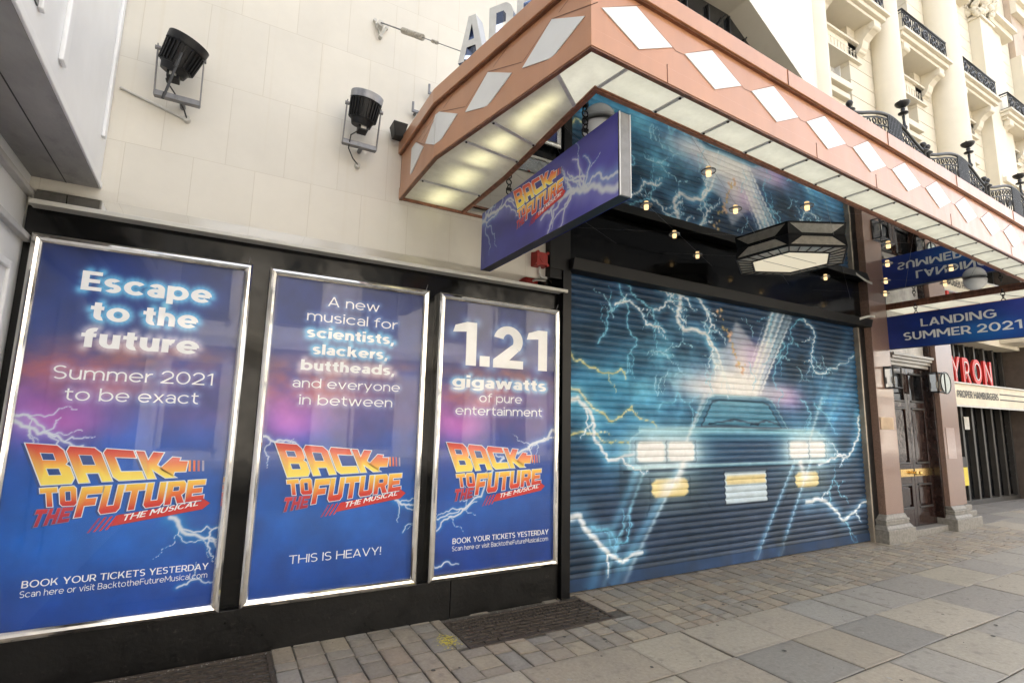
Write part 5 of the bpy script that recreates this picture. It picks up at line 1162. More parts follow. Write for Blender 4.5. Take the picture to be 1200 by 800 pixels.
# ---- floodlights
def flood(cx, cz, lean, label, rod, K=.82):
    t = thing('floodlight', label, 'floodlight', (cx, 4.19, cz), 'black floodlights on the cream wall')
    n0 = len(bpy.data.objects); cy = 3.93; ax = np.array((lean, -.26, 1.)); ax /= np.linalg.norm(ax); C = np.array((cx, cy, cz))
    q = MB(); q.cyl(C-ax*.10, C+ax*.10, .118, .137, 28); q.cyl(C-ax*.155, C-ax*.10, .092, .108, 28); q.build('housing', M['darkmetal'], t, bevel=.003)
    a = np.cross(ax, (0, 1, 0)); a /= np.linalg.norm(a); b = np.cross(ax, a); q = MB()
    for k in range(26):
        u = 2*PI*k/26; e = a*math.cos(u)+b*math.sin(u); s_ = np.cross(ax, e)*.0045
        lo, hi = C-ax*.09, C+ax*.075
        q.hexa([lo+e*.112-s_, lo+e*.112+s_, lo+e*.135+s_, lo+e*.135-s_], [hi+e*.125-s_, hi+e*.125+s_, hi+e*.150+s_, hi+e*.150-s_])
    q.build('cooling_fins', M['darkmetal'], t)
    q = MB(); q.cyl(C+ax*.085, C+ax*.150, .153, .157, 32, caps=False); q.cyl(C+ax*.150, C+ax*.0851, .150, .147, 32, caps=False); q.torus(C+ax*.150, ax, .1535, .004, 32, 6); q.build('rim', M['lampgrey'] if not rod else M['darkmetal'], t)
    q = MB(); q.cyl(C+ax*.12, C+ax*.125, .148, n=28); q.build('front_glass', M['darkglass'], t)
    q = MB(); g_ = C-ax*.18+b*0; q.box(g_[0]-.025, g_[0]+.065, g_[1]-.06, g_[1]+.05, g_[2]-.035, g_[2]+.04); q.build('driver_box', M['darkmetal'], t, bevel=.004)
    p2 = MB(); p2.box(g_[0]-.005, g_[0]+.045, g_[1]-.0635, g_[1]-.0605, g_[2]-.02, g_[2]+.012); p2.build('rating_plate', M['lightgrey'], t)
    zb_ = cz-.30; q = MB(); xl, xr = cx-.165, cx+.165
    q.box(xl, xr, 4.02, 4.075, zb_-.035, zb_+.012)
    for x in (xl, xr):
        q.hexa([(x-.005, 4.02, zb_-.03), (x+.005, 4.02, zb_-.03), (x+.005, 4.065, zb_-.03), (x-.005, 4.065, zb_-.03)], [(x-.005, cy-.02, cz+.06), (x+.005, cy-.02, cz+.06), (x+.005, cy+.02, cz+.06), (x-.005, cy+.02, cz+.06)])
        s_ = 1 if x > cx else -1; q.cyl((x-.02*s_, cy, cz+.03), (x+.018*s_, cy, cz+.03), .018, n=10)
    q.cyl((cx+.03, 4.07, zb_), (cx+.03, 4.199, zb_), .022, n=10); q.build('yoke', M['greymetal'], t, bevel=.002)
    q = MB()
    jx, jz = (cx+.02, cz-.46) if not rod else (cx+.07, cz-.405)
    q.tube([g_+(-.02, .02, -.02), (cx-.10, 3.98, cz-.26), (cx-.10, 4.06, cz-.36), (cx-.04, 4.13, cz-.42), (jx, 4.16, jz)] if not rod else [g_+(-.03, .02, -.02), (cx-.08, 3.98, cz-.22), (cx+.0, 4.05, cz-.30), (cx+.05, 4.12, cz-.36), (jx, 4.16, jz)], .0065, 7); q.build('cable', M['rubber'], t)
    q = MB(); q.cyl((jx, 4.199, jz), (jx, 4.155, jz), .030, .026, 14); q.build('junction_box', M['lightgrey'], t)
    if rod:
        q = MB(); q.cyl((cx+.02, 3.76, cz-.06), (cx-.055, 3.74, cz-.47), .011, .010, 8); q.cyl((cx+.005, 3.755, cz-.14), (cx-.008, 3.752, cz-.20), .014, n=8); q.cyl((cx-.062, 3.738, cz-.50), (cx-.055, 3.74, cz-.45), .012, n=8); q.build('hanging_tube', M['rubber'], t)
    for ch in t.children:                       # trim the whole lamp to its real size about its wall fixing
        for v in ch.data.vertices: v.co = (v.co.x*K, v.co.y*(K if v.co.y < 0 else 1), v.co.z*K)
flood(-.455, 4.02, .36, 'black finned floodlight with a dangling black tube, nearest the white bay', True)
flood(.80, 4.04, .10, 'black finned floodlight with a pale grey rim, between the bay and the canopy', False)
q = MB(); q.tube([(-.80, 4.19, 3.80), (-.41, 4.19, 3.69)], .010, 6); tag(q.build('cable_conduit', M['lightgrey']), 'thin painted conduit running from the white bay to the first floodlight', 'conduit')

# ---- red bell box
t = thing('bell_box', 'small red alarm box on the cream wall under the hanging sign', 'alarm', (2.61, 4.19, 3.15)); q = MB()
q.hexa([(2.545, 4.10, 3.09), (2.665, 4.10, 3.085), (2.665, 4.10, 3.215), (2.545, 4.10, 3.215)], [(2.53, 4.199, 3.08), (2.68, 4.199, 3.08), (2.68, 4.199, 3.23), (2.53, 4.199, 3.23)]); q.build('case', M['redpaint'], t, bevel=.006)
q = MB()
for x, z in ((2.55, 3.09), (2.66, 3.09), (2.55, 3.21), (2.66, 3.21)): q.cyl((x, 4.09, z), (x, 4.12, z), .016, n=8)
q.cyl((2.61, 4.095, 3.15), (2.61, 4.103, 3.15), .035, n=16); q.build('lug', M['redpaint'], t)
q = MB(); q.tube([(2.615, 4.17, 3.09), (2.615, 4.17, 3.02), (2.64, 4.17, 2.99), (2.70, 4.17, 2.985)], .014, 8); q.build('pipe', M['lightgrey'], t)

# ================================================================== DOORWAY
def pillar(x0, x1, label, b0, b1):
    t = thing('granite_pillar', label, 'pillar', ((x0+x1)/2, 4.1, 0), 'pink granite pillars beside the door')
    q = MB(); q.box(x0, x1, 4.05, 4.34, .37, 3.86); q.build('shaft', M['granite'], t, bevel=.006)
    q = MB(); q.box(b0, b1, 3.955, 4.34, -.01, .185); q.hexa([(b0+.015, 3.97, .185), (b1-.015, 3.97, .185), (b1-.015, 4.34, .185), (b0+.015, 4.34, .185)], [(b0+.05, 4.0, .235), (b1-.05, 4.0, .235), (b1-.05, 4.34, .235), (b0+.05, 4.34, .235)])
    q.box(b0+.06, b1-.06, 4.005, 4.34, .235, .275); q.hexa([(b0+.05, 4.0, .275), (b1-.05, 4.0, .275), (b1-.05, 4.34, .275), (b0+.05, 4.34, .275)], [(b0+.05, 4.0, .31), (b1-.05, 4.0, .31), (b1-.05, 4.34, .31), (b0+.05, 4.34, .31)])
    q.hexa([(b0+.07, 4.015, .31), (b1-.07, 4.015, .31), (b1-.07, 4.34, .31), (b0+.07, 4.34, .31)], [(x0-.012, 4.04, .37), (x1+.012, 4.04, .37), (x1+.012, 4.34, .37), (x0-.012, 4.34, .37)])
    q.build('base', M['stonebase'], t, bevel=.01); return t
pa = pillar(8.44, 8.93, 'pink granite pillar between the shutter and the dark door, with a brass plate', 8.27, 9.03)
pb = pillar(10.42, 10.86, 'pink granite pillar between the dark door and the restaurant front', 10.36, 11.02)
q = MB(); q.box(10.862, 11.15, 4.10, 4.34, .36, 3.86); q.build('side_shaft', M['granite'], pb, bevel=.006)
q = MB(); q.box(11.022, 11.40, 4.0, 4.34, -.01, .17); q.box(11.0, 11.30, 4.03, 4.34, .17, .27); q.box(10.98, 11.22, 4.06, 4.34, .27, .358); q.build('side_base', M['stonebase'], pb, bevel=.012)
q = MB(); q.box(10.50, 10.80, 4.044, 4.049, 1.12, 1.62); q.build('lighter_patch', mat('lighter_granite', (.44, .33, .29), .14, var=.3, scale=120, coat=.3), pb)  # rectangle of lighter granite tone on the shaft face
q = MB(); q.box(8.47, 8.84, 4.040, 4.049, 1.575, 1.755); t = q.build('name_plate', mat('bronze_plate', (.34, .24, .15), .3, .7, var=.2, scale=12), None, bevel=.002)
tag(t, 'small bronze name plate on the granite pillar next to the shutter', 'plaque')
q = MB(); n_ = 28; q.cyl((10.63, 4.049, 2.37), (10.63, 4.030, 2.37), .185, n=32, smooth=False); t = thing('round_plaque', 'pale green round plaque on the granite pillar beside the restaurant', 'plaque', (10.63, 4.04, 2.37)); q.build('disc', mat('pale_disc', (.42, .47, .44), .4, var=.12, scale=30), t)
q = MB(); q.torus((10.63, 4.030, 2.37), (0, 1, 0), .178, .009, 36, 6); q.build('rim', M['darkmetal'], t)

dr = thing('double_door', 'dark panelled double door with brass plates and small upper panes', 'door', (9.72, 4.2, 0))
D0, D1, DY, DM = 9.10, 10.36, 4.225, 9.735
q = MB(); q.box(8.93, D0-.003, 4.12, 4.30, 0, 3.86); q.box(D1+.003, 10.42, 4.12, 4.30, 0, 3.86); q.build('door_frame', M['doorwood'], dr, bevel=.006)
q = MB(); q.box(D0, D1, 4.08, 4.30, -.005, .085); q.build('step', M['stonebase'], dr, bevel=.008)
q = MB()
for (z0, z1, y) in ((2.585, 2.64, 4.15), (2.64, 2.69, 4.12), (2.69, 2.735, 4.09), (2.735, 2.775, 4.065)): q.box(D0-.02, D1+.02, y, 4.26, z0, z1-.001)
q.build('door_cornice', mat('grey_door_moulding', (.30, .28, .25), .3, var=.2, scale=6), dr, bevel=.004)
q = MB(); q.box(D0, D1, 4.20, 4.26, 2.776, 3.30); q.box(D0, D1, 4.19, 4.26, 3.302, 3.86); q.build('transom_panel', mat('pale_transom', (.50, .48, .44), .4, var=.35, scale=5, bump=.6, bscale=14), dr)
for s_ in (0, 1):
    x0, x1 = (D0+.003, DM-.003) if s_ == 0 else (DM+.003, D1-.003)
    q = MB(); st, y0, y1 = .095, DY, DY+.05
    q.box(x0, x0+st, y0, y1, .09, 2.582); q.box(x1-st, x1, y0, y1, .09, 2.582)
    for z0, z1 in ((.09, .36), (.735, 1.04), (1.93, 2.02), (2.50, 2.582)): q.box(x0+st+.0005, x1-st-.0005, y0+.001, y1, z0, z1)
    lf = q.build('door_leaf', M['doorwood'], dr, bevel=.005)
    q = MB(); q.box(x0+st, x1-st, y0+.028, y0+.034, .36, .735); q.box(x0+st+.05, x1-st-.05, y0+.010, y0+.027, .42, .675); q.build('lower_panel', M['doorwood'], lf, bevel=.012)
    q = MB(); q.box(x0+st, x1-st, y0+.028, y0+.034, 1.04, 1.93); q.box(x0+st+.05, x1-st-.05, y0+.014, y0+.027, 1.10, 1.87); q.build('tall_panel', M['doorwood'], lf, bevel=.012)
    q = MB(); q.quad((x0+st, y0+.03, 2.02), (x1-st, y0+.03, 2.02), (x1-st, y0+.03, 2.50), (x0+st, y0+.03, 2.50)); q.build('pane', M['darkglass'], lf)
    q = MB()
    for zz in (.375, .72, 1.055, 1.915, 2.035, 2.485): q.box(x0+st, x1-st, y0-.012, y0+.02, zz-.013, zz+.013)
    q.build('panel_moulding', M['darkframe'], lf, bevel=.005)
    q = MB(); q.box(x0+.02, x1-.02, y0-.004, y0-.0005, .85, .965); q.build('push_plate', M['brass'], lf)
    q = MB(); kx = x1-.06 if s_ == 0 else x0+.06; q.cyl((kx, y0-.005, .905), (kx, y0-.05, .905), .012, n=10); q.lathe((kx, y0-.06, .905), [(.001, -.03), (.026, -.016), (.03, 0), (.026, .016), (.001, .03)], 14); q.build('knob', M['brass'], lf)
def box_lantern(x, label):
    t = thing('wall_lantern', label, 'lantern', (x, 4.0, 2.35), 'black box lanterns beside the door'); q = MB(); y = 3.98; w2, h2 = .115, .155; r = .010
    for sx in (-1, 1):
        for sy in (-1, 1): q.tube([(x+sx*w2, y+sy*.06, 2.35-h2), (x+sx*w2, y+sy*.06, 2.35+h2)], r, 6)
    for z in (2.35-h2, 2.35+h2):
        for sy in (-1, 1): q.tube([(x-w2, y+sy*.06, z), (x+w2, y+sy*.06, z)], r, 6)
        for sx in (-1, 1): q.tube([(x+sx*w2, y-.06, z), (x+sx*w2, y+.06, z)], r, 6)
    q.build('cage', M['iron'], t)
    q = MB(); q.cyl((x, y, 2.26), (x, y, 2.36), .022, n=10); q.build('lamp_holder', M['lightgrey'], t)
    q = MB(); q.box(x-.02, x+.02, y+.07, 4.08, 2.33, 2.37); q.build('arm', M['iron'], t)
    q = MB(); q.quad((x-w2+.012, y+.055, 2.20), (x+w2-.012, y+.055, 2.20), (x+w2-.012, y+.055, 2.50), (x-w2+.012, y+.055, 2.50)); q.build('back_glass', M['darkglass'], t)
box_lantern(8.80, 'black cage lantern on the pillar next to the shutter'); box_lantern(10.20, 'black cage lantern on the restaurant side of the dark door')

# ================================================================== RESTAURANT
rs_ = thing('restaurant_building', 'recessed dark restaurant front with black folding doors', 'building', (14, 5.15, 0))
q = MB(); q.box(11.41, 22, 5.30, 5.5, -.13, 6.5); q.build('wall', M['darkframe'], rs_)
q = MB()
for k in range(13):
    x = 11.6+.52*k; q.box(x, x+.09, 5.17, 5.27, 0, 2.12); q.box(x, x+.07, 5.19, 5.27, 2.55, 4.4)
q.box(11.45, 22, 5.16, 5.28, 0, .10); q.box(11.45, 22, 5.16, 5.28, 4.4, 4.6); q.build('door_frames', mat('dark_grey_frame', (.042, .039, .035), .35, var=.25, scale=5), rs_, bevel=.004)
q = MB(); q.quad((11.45, 5.285, .1), (22, 5.285, .1), (22, 5.285, 2.12), (11.45, 5.285, 2.12)); q.quad((11.45, 5.285, 2.55), (22, 5.285, 2.55), (22, 5.285, 4.4), (11.45, 5.285, 4.4)); q.build('glazing', M['darkglass'], rs_)
q = MB(); q.box(11.42, 11.5, 4.345, 5.3, 0, 6.5); q.build('side_wall', M['granite'], rs_)
q = MB(); q.box(16.9, 17.6, 4.7, 5.3, 0, 4.4); q.build('end_pier', mat('brown_pier', (.11, .085, .07), .4, var=.25, scale=6), rs_, bevel=.01)
q = MB(); rr = random.Random(5)
for k in range(14): q.cyl((16.4+.22*(k % 2), 5.155, .5+.1*k), (16.4+.22*(k % 2), 5.13, .5+.1*k), .016, n=8)
q.build('door_stud', M['iron'], rs_)
for z, lb in ((1.86, 'a'), ):
    q = MB(); q.box(14.28, 14.52, 5.15, 5.156, 1.60, 1.88); q.build('notice', M['lightgrey'], rs_)
q = MB(); q.box(13.98, 14.18, 5.145, 5.152, .42, .80); q.build('sticker', mat('yellow_sticker', rgb(226, 205, 70), .5, var=.2, scale=40), rs_)
q = MB(); q.box(13.98, 14.18, 5.145, 5.152, .81, 1.02); q.build('sticker', M['blackletter'], rs_)
sg = thing('restaurant_sign', 'cream sign board with tall red outlined letters standing along its top', 'sign', (14.5, 4.85, 2.1))
q = MB(); q.box(12.3, 16.95, 4.78, 5.15, 2.10, 2.53); q.build('board', M['creamsign'], sg, bevel=.006)
q = MB(); q.box(12.3, 16.95, 4.77, 4.782, 2.06, 2.10); q.box(12.3, 16.95, 4.74, 4.80, 2.531, 2.56); q.build('board_edge', M['lightgrey'], sg)
for z in (2.27, 2.39):
    q = MB(); q.box(15.15, 16.9, 4.772, 4.779, z-.012, z+.012); q.build('board_line', M['blackletter'], sg)
fb = Fr((0, 4.775, 0), (1, 0, 0), (0, 0, 1), (0, -1, 0))
q = MB(); text_on(q, fb, 'PROPER HAMBURGERS', 13.05, 15.05, 2.25, .145, .003, off=.02, bold=.06); q.build('lettering', M['blackletter'], sg)
for ch in 'BYRON':
    xx, w_ = {'B': (12.36, .38), 'Y': (12.86, .42), 'R': (13.40, .34), 'O': (13.85, .44), 'N': (14.42, .39)}[ch]; fl = Fr((0, 4.86, 0), (1, 0, 0), (0, 0, 1), (0, -1, 0))
    q = MB(); v, f = text_tris(ch, .19); kx = w_/(v[:, 0].max()-v[:, 0].min()); pf = [fl(xx+(x_-v[:, 0].min())*kx, 2.565+y_*.52, .10+k*.0006) for x_, y_, k in v]; pb_ = [p_+np.array((0, .045, 0)) for p_ in pf]
    q.add(pf, f)
    for g_ in f:
        for i in range(len(g_)): q.quad(pf[g_[i]], pf[g_[(i+1) % len(g_)]], pb_[g_[(i+1) % len(g_)]], pb_[g_[i]])
    p = q.build('letter', M['signred'], sg)
    q = MB(); text_on(q, fl, ch, xx+.075, xx+w_-.075, 2.645, .36, .106, weight=.06); q.build('letter_inline', M['signwhite'], p)

# ================================================================== CREAM HOTEL-LIKE BUILDING ABOVE
cb = thing('stucco_building', 'tall cream stucco building with round columns, balconies and recessed windows', 'building', (12, 4.6, 3.5))
WY = 4.86
q = MB(); q.box(7.83, 30, WY, WY+.4, 3.52, 16)
q.build('wall', M['stucco'], cb)
CXS = [7.93, 10.38, 12.86, 15.30, 17.8]
for k, X in enumerate(CXS):
    q = MB()
    if k < 3:
        rc = (.24, .25, .33)[k]; q.cyl((X, 4.35, 5.2), (X, 4.35, 16), rc, rc*.93, 32, caps=False); q.lathe((X, 4.35, 0), [(rc+.08, 5.0), (rc+.09, 5.06), (rc+.05, 5.12), (rc+.04, 5.16), (rc, 5.2)], 32)
    else:
        q.box(X-.32, X+.40, 4.28, WY, 5.0, 11.35); q.box(X+.44, X+1.3, 4.40, WY, 3.6, 16)
    q.build('column', M['stucco'], cb)
    if k < 3: px0, px1 = X-1.0, X+.38
    else: px0, px1 = X-1.0, X-.33
    if k > 0:
        q = MB(); z = 3.6
        while z < 16:                            # rusticated pier: grooved courses
            q.box(px0, px1, 4.50, WY-.001, z, z+.288); q.box(px0+.014, px1-.014, 4.515, WY-.001, z+.288, z+.30); z += .30
        q.build('rusticated_pier', M['stucco'], cb)
# capital with leafy scrolls on the square pier
X = CXS[3]; rr = random.Random(2); q = MB(); q.box(X-.46, X+.54, 4.14, WY, 12.0, 12.12); q.box(X-.36, X+.44, 4.24, WY, 11.35, 11.42)
for k in range(46):
    a = rr.uniform(-.34, .42); z = rr.uniform(11.42, 11.98); s_ = rr.uniform(.05, .10); o_ = (z-11.4)*.22
    side = rr.random() < .4
    c = (X+a, 4.27-o_, z) if not side else (X-.34-o_*.6, 4.28+rr.uniform(0, .4), z)
    q.lathe(c, [(.001, -s_), (s_*.8, -s_*.5), (s_, 0), (s_*.6, s_*.7), (.001, s_)], 8); q.torus((c[0], c[1]-.03, c[2]+.03), (rr.uniform(-1, 1), 1, rr.uniform(-.4, .4)), s_*.7, s_*.28, 10, 6)
q.build('capital', M['stucco'], cb)
for k in range(4):
    x0, x1 = CXS[k]+.25, CXS[k+1]-1.0
    X0 = x0-.12 if k else 7.95
    # sill with stacked mouldings
    q = MB()
    for z0, z1, o_ in ((6.98, 7.06, .02), (7.06, 7.16, .10), (7.16, 7.21, .06), (7.21, 7.33, .15), (7.33, 7.40, .09), (7.40, 7.47, .03)): q.box(x0-.40, x1-.55+.0, 4.36-o_, WY-.002, z0, z1-.002)
    q.build('window_sill', M['stucco'], cb, bevel=.01)
    # window head, frieze, balcony and brackets
    q = MB(); q.box(x0-.1, x1+.28, 4.50, WY-.002, 8.21, 8.54); q.box(x0-.1, x1+.32, 4.44, WY-.002, 8.17, 8.209); q.box(x0-.1, x1+.32, 4.44, WY-.002, 8.541, 8.585)
    for j in range(14):
        a = x0+.0+j*.105; q.box(a, a+.07, 4.488, 4.4995, 8.27, 8.285); q.box(a, a+.015, 4.488, 4.4995, 8.286, 8.42); q.box(a, a+.05, 4.488, 4.4995, 8.421, 8.436)
    q.build('frieze', M['stucco'], cb)
    wx0, wx1 = x1-1.05, x1-.02
    q = MB(); q.box(wx0-.06, wx0, WY-.20, WY-.002, 7.48, 8.16); q.box(wx1, wx1+.05, WY-.20, WY-.002, 7.48, 8.16); q.box(wx0-.06, wx1+.05, WY-.10, WY-.004, 8.06, 8.165); fm = q.build('window', M['white'], cb)
    q = MB(); q.quad((wx0, WY-.012, 7.4), (wx1, WY-.012, 7.4), (wx1, WY-.012, 8.08), (wx0, WY-.012, 8.08)); q.build('pane', M['winglass'], fm)
    q = MB(); q.box(wx0, wx1, WY-.05, WY-.014, 7.74, 7.78); q.box((wx0+wx1)/2-.02, (wx0+wx1)/2+.02, WY-.05, WY-.016, 7.45, 8.06); q.build('sash', M['white'], fm)
    b0, b1 = CXS[k]+.20 if k else 8.1, CXS[k+1]-.40
    q = MB(); q.box(b0, b1, 4.12, WY-.002, 8.93, 9.02); q.box(b0-.03, b1+.05, 4.06, WY-.004, 9.021, 9.075); q.box(b0+.05, b1-.06, 4.18, WY-.004, 8.86, 8.929); bal = q.build('balcony', M['stucco'], cb, bevel=.008)
    for bx in (b0+.12, b1-.34):
        q = MB(); pr = [(4.16, 8.86), (4.16, 8.80), (4.20, 8.72), (4.28, 8.68), (4.36, 8.60), (4.40, 8.48), (4.47, 8.40), (4.52, 8.36), (4.56, 8.36), (4.56, 8.86)]
        q.hexa([(bx, a, z) for a, z in pr], [(bx+.20, a, z) for a, z in pr]); q.cyl((bx-.015, 4.21, 8.77), (bx+.215, 4.21, 8.77), .055, n=16); q.cyl((bx-.012, 4.47, 8.45), (bx+.212, 4.47, 8.45), .045, n=16); q.build('scroll_bracket', M['stucco'], bal)
    q = MB(); r0, r1, yf = b0+.06, b1-.04, 4.13
    for z, r in ((9.12, .014), (9.50, .022), (9.44, .010)): q.tube([(r0, 4.6, z), (r0, yf, z), (r1, yf, z), (r1, 4.6, z)], r, 6)
    n_ = 26
    for j in range(n_+1):
        x = r0+(r1-r0)*j/n_; q.tube([(x, yf, 9.08), (x, yf, 9.48)], .008, 5)
    nn = 5
    for j in range(nn):
        x = r0+(r1-r0)*(j+.5)/nn
        if j == nn//2: q.torus((x, yf-.005, 9.29), (0, 1, 0), .10, .020, 20, 6); q.torus((x, yf-.005, 9.29), (0, 1, 0), .05, .016, 16, 6)
        else:
            for dz in (-.07, .07): q.torus((x, yf-.004, 9.29+dz), (0, 1, 0), .062, .014, 14, 6)
            q.torus((x-.09, yf-.004, 9.29), (0, 1, 0), .05, .012, 14, 6); q.torus((x+.09, yf-.004, 9.29), (0, 1, 0), .05, .012, 14, 6)
    for j in range(8): q.tube([(r1, yf+.06*j, 9.08), (r1, yf+.06*j, 9.48)], .008, 5)
    q.build('railing', M['iron'], bal)
    # upper window, dark, above the balcony
    q = MB(); q.box(x0+.05, x1-.05, WY-.08, WY-.004, 9.2, 11.0); fm = q.build('window', M['white'], cb)
    q = MB(); q.quad((x0+.13, WY-.084, 9.3), (x1-.13, WY-.084, 9.3), (x1-.13, WY-.084, 10.9), (x0+.13, WY-.084, 10.9)); q.build('pane', M['winglass'], fm)
    q = MB(); q.box(x0-.1, x1+.3, 4.3, WY-.004, 11.6, 11.75); q.box(x0-.1, x1+.3, 4.2, WY-.006, 11.751, 11.86); q.build('string_course', M['stucco'], cb)
# brown house front beyond
fb_ = thing('brown_building', 'brown stone building end beyond the cream columns with a tall window', 'building', (19.5, 4.6, 3.5))
q = MB(); q.box(17.5, 26, 4.38, 4.86, 6.2, 16); q.build('wall', mat('brown_stone', (.48, .38, .29), .6, var=.15, scale=3, bump=.2), fb_)
q = MB(); q.box(17.52, 26, 4.18, 4.379, 12.9, 13.2); q.box(17.52, 26, 4.26, 4.379, 12.62, 12.9); q.build('cornice', M['stucco'], fb_)
q = MB(); q.box(18.3, 19.6, 4.33, 4.379, 8.3, 12.3); w_ = q.build('window', M['darkframe'], fb_)
q = MB(); q.quad((18.42, 4.325, 8.4), (19.5, 4.325, 8.4), (19.5, 4.325, 12.2), (18.42, 4.325, 12.2)); q.build('pane', M['winglass'], w_)
# clipped shrub on the second balcony
q = MB(); rr = random.Random(9)
for k in range(420):
    a, b_, r_ = rr.uniform(0, 2*PI), math.acos(rr.uniform(-1, 1)), rr.uniform(.7, 1)**.5
    c = np.array((12.98+.16*r_*math.sin(b_)*math.cos(a), 4.42+.14*r_*math.sin(b_)*math.sin(a), 9.62+.24*r_*math.cos(b_))); d1 = np.array([rr.gauss(0, 1) for _ in range(3)]); d1 /= np.linalg.norm(d1); d2 = np.cross(d1, (rr.random(), rr.random(), 1)); s_ = rr.uniform(.018, .034)
    q.add([c-d1*s_, c+d2*s_*.5, c+d1*s_, c-d2*s_*.5], [(0, 1, 2, 3)])
t = thing('clipped_shrub', 'small dark clipped shrub behind the railing of a cream balcony', 'shrub', (12.98, 4.42, 9.08)); q.build('foliage', M['leaf'], t)
q = MB(); q.cyl((12.98, 4.42, 9.078), (12.98, 4.42, 9.36), .09, .12, 14); q.build('pot', M['greymetal'], t)

# ---- bowed iron balcony fronts at first-floor level, each with a torch-shaped lamp
def bow(cx, label):
    Y0, Yf = 4.30, 3.66; Rr = 1.10
    t = thing('bow_balcony', label, 'balcony', (cx, 4.3, 5.1), 'bowed black iron balconies above the canopy')
    pl_ = [(cx-Rr, 4.52), (cx-Rr, 3.66)]+[(cx-Rr+2*Rr*u, 3.66-.07*math.sin(PI*u)) for u in np.linspace(.1, .9, 9)]+[(cx+Rr, 3.66), (cx+Rr, 4.52)]
    q = MB(); q.prism(pl_, 5.0, 5.12); q.build('floor', M['stucco'], t)
    N = 49; us = np.linspace(0, 1, N); path = []
    for u in us:
        x = cx-Rr+2*Rr*u; y = 3.70-.07*math.sin(PI*u)
        h = 6.15+.20*math.sin(PI*min(1, u**.85))**2; path.append((x, y, h))
    q = MB(); q.tube(path, .026, 8); q.tube([(x, y, h-.07) for x, y, h in path], .013, 6); q.tube([(x, y, h-.20) for x, y, h in path], .013, 6); q.tube([(x, y, 5.2) for x, y, h in path], .018, 6)
    for i in range(0, N, 1):
        x, y, h = path[i]
        if i % 2 == 0: q.tube([(x, y, 5.2), (x, y, h-.20)], .010, 5)
        if i % 3 == 0: q.torus((x, y-.005, h-.135), (0, 1, 0), .045, .010, 10, 5)
        if i % 6 == 3: q.torus((x, y-.005, h-.33), (0, 1, 0), .09, .014, 14, 5); q.torus((x, y-.005, h-.33), (0, 1, 0), .045, .012, 12, 5)
    for i in (20, 21, 22, 23, 24, 25, 26, 27, 28):
        x, y, h = path[i]; q.tube([(x, y-.01, 5.3), (x, y-.01, h)], .014, 5)
    q.build('railing', M['iron'], t)
    for s_ in (0, -1):
        x, y, h = path[s_]; q = MB(); q.lathe((x, y, h), [(.001, .17), (.035, .155), (.05, .12), (.035, .085), (.014, .07), (.03, .05), (.07, .02), (.07, 0), (.03, -.03), (.026, -.9)], 14); q.build('finial', M['iron'], t)
    return path[int(N*.66)]
def torch(p, label):
    x, y, z = p; t = thing('torch_lamp', label, 'lamp', (x, y, z), 'black torch lamps on the balcony rails'); K = .70
    P_ = lambda pr: [(r*K, h*K) for r, h in pr]
    q = MB(); q.lathe((x, y, z), P_([(.05, .02), (.062, .06), (.034, .12), (.024, .24), (.034, .34), (.018, .36), (.018, .40)]), 14); q.build('stem', M['iron'], t)
    q = MB(); q.lathe((x, y, z), P_([(.02, .39), (.10, .405), (.10, .425), (.03, .44), (.05, .50), (.03, .55)]), 16); q.build('collar', M['iron'], t)
    q = MB(); q.lathe((x, y, z), P_([(.03, .55), (.07, .565), (.125, .61), (.15, .655), (.15, .67), (.10, .672), (.001, .672)]), 18); q.cyl((x-.08*K, y, z+.66*K), (x-.08*K, y, z+.71*K), .012, n=8); q.build('bowl', M['iron'], t)
for k, (cx, l1, l2) in enumerate(((8.72, 'bowed black iron balcony front nearest the theatre window', 'black torch lamp on the bowed balcony nearest the theatre'), (11.06, 'middle bowed black iron balcony front above the copper canopy', 'black torch lamp on the middle bowed balcony'), (13.40, 'farthest bowed black iron balcony front, by the photo right edge', 'black torch lamp on the farthest bowed balcony'))):
    p = bow(cx, l1); torch((p[0], p[1], p[2]), l2)
q = MB(); rr = random.Random(12)
for k in range(260):
    c = np.array((12.28+rr.gauss(0, .10), 3.95+rr.gauss(0, .05), 6.02+rr.gauss(0, .06))); d1 = np.array([rr.gauss(0, 1) for _ in range(3)]); d1 /= np.linalg.norm(d1); d2 = np.cross(d1, (rr.random(), rr.random(), 1)); s_ = rr.uniform(.02, .035); q.add([c-d1*s_, c+d2*s_*.5, c+d1*s_, c-d2*s_*.5], [(0, 1, 2, 3)])
t = thing('balcony_plant', 'small green plant between two bowed iron balconies', 'plant', (12.28, 3.95, 5.12)); q.build('foliage', M['leaf'], t)
q = MB(); q.cyl((12.28, 3.95, 5.12), (12.28, 3.95, 5.95), .05, .10, 12); q.build('pot', M['greymetal'], t)

# ================================================================== WHITE NEIGHBOUR ON THE LEFT
nb = thing('white_shopfront', 'white painted shopfront side with a projecting bay over the posters', 'building', (-1.3, 2.5, 0))
k_ = .021                                        # its side stands two degrees off square
def nx(x, y): return x+(4.2-y)*k_
def nbox(mb, x0, x1, y0, y1, z0, z1): mb.prism([(nx(x0, y0), y0), (nx(x1, y0), y0), (nx(x1, y1), y1), (nx(x0, y1), y1)], z0, z1)
q = MB(); nbox(q, -3.2, -1.155, -1.3, 4.19, 0, 2.66); nbox(q, -3.2, -1.175, -1.3, 4.19, 2.66, 3.06); q.build('wall', M['white'], nb)
q = MB(); nbox(q, -1.3, -1.115, -1.3, 4.19, 2.62, 2.66); nbox(q, -1.3, -1.135, -1.3, 4.19, 2.915, 2.95); q.build('ledge', mat('grey_white', (.52, .52, .51), .5, var=.2, scale=5), nb, bevel=.006)
q = MB()
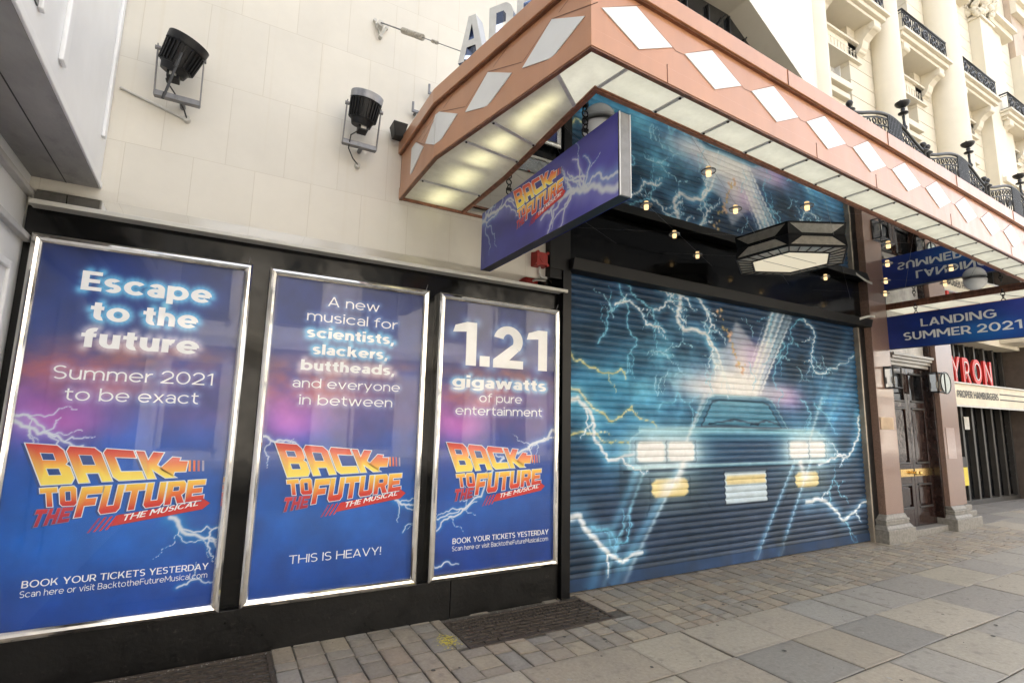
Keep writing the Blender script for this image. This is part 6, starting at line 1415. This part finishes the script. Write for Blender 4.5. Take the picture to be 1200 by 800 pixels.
for y0 in (3.15, 1.9, .65):
    a, b = y0, y0+.86
    for (ya, yb, za, zb_) in ((a, a+.05, .5, 2.45), (b-.05, b, .5, 2.45), (a+.05, b-.05, .5, .55), (a+.05, b-.05, 2.40, 2.45)): nbox(q, -1.156, -1.137, ya, yb, za, zb_)
q.build('panel_moulding', M['white'], nb, bevel=.005)
q = MB(); nbox(q, -3.2, -.832, -1.3, 4.195, 3.075, 9); by_ = q.build('bay', M['white'], nb)
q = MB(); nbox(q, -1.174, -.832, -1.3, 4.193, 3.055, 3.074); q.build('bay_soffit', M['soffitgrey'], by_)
q = MB()
for a, b in ((-1.3, 4.193),): nbox(q, -1.005, -.999, a, b, 3.0535, 3.0548)
q.build('soffit_joint', M['darkmetal'], by_)
q = MB()
for y0, y1 in ((4.02, 4.07), (2.96, 3.035), (2.60, 2.64)): nbox(q, -.833, -.812, y0, y1, 3.35 if y0 > 3.9 else 3.215, 9)
nbox(q, -.833, -.818, -1.3, 4.195, 3.055, 3.10); q.build('bay_moulding', mat('bright_white', (.80, .81, .82), .35, var=.03, scale=3), by_, bevel=.006)
q = MB(); nbox(q, -.8335, -.826, 1.2, 2.595, 3.215, 8.5); q.build('bay_window', M['darkglass'], by_)

# ================================================================== ACROSS THE STREET (seen in the polished steel and the glass)
ob = thing('stone_terrace', 'pale stone terrace with rows of tall windows across the street', 'building', (6, -13, 0))
q = MB(); q.box(-30, 45, -18, -12.4, 0, 12); q.build('wall', M['oppstone'], ob)
q = MB()
for z in (3.9, 8.0, 11.6): q.box(-30, 45, -12.39, -12.0, z, z+.35)
q.build('string_course', M['stucco'], ob)
q = MB(); fz = MB()
for k in range(24):
    x = -29+3.05*k
    for z0, z1 in ((.4, 3.3), (4.9, 7.4), (8.8, 11.0)):
        q.box(x, x+1.5, -12.39, -12.33, z0, z1); fz.box(x-.15, x-.01, -12.39, -12.2, z0, z1); fz.box(x+1.51, x+1.65, -12.39, -12.2, z0, z1)
q.build('windows', M['winglass'], ob); fz.build('window_surround', M['stucco'], ob)
print('faces', sum(len(o.data.polygons) for o in bpy.data.objects if o.type == 'MESH'))
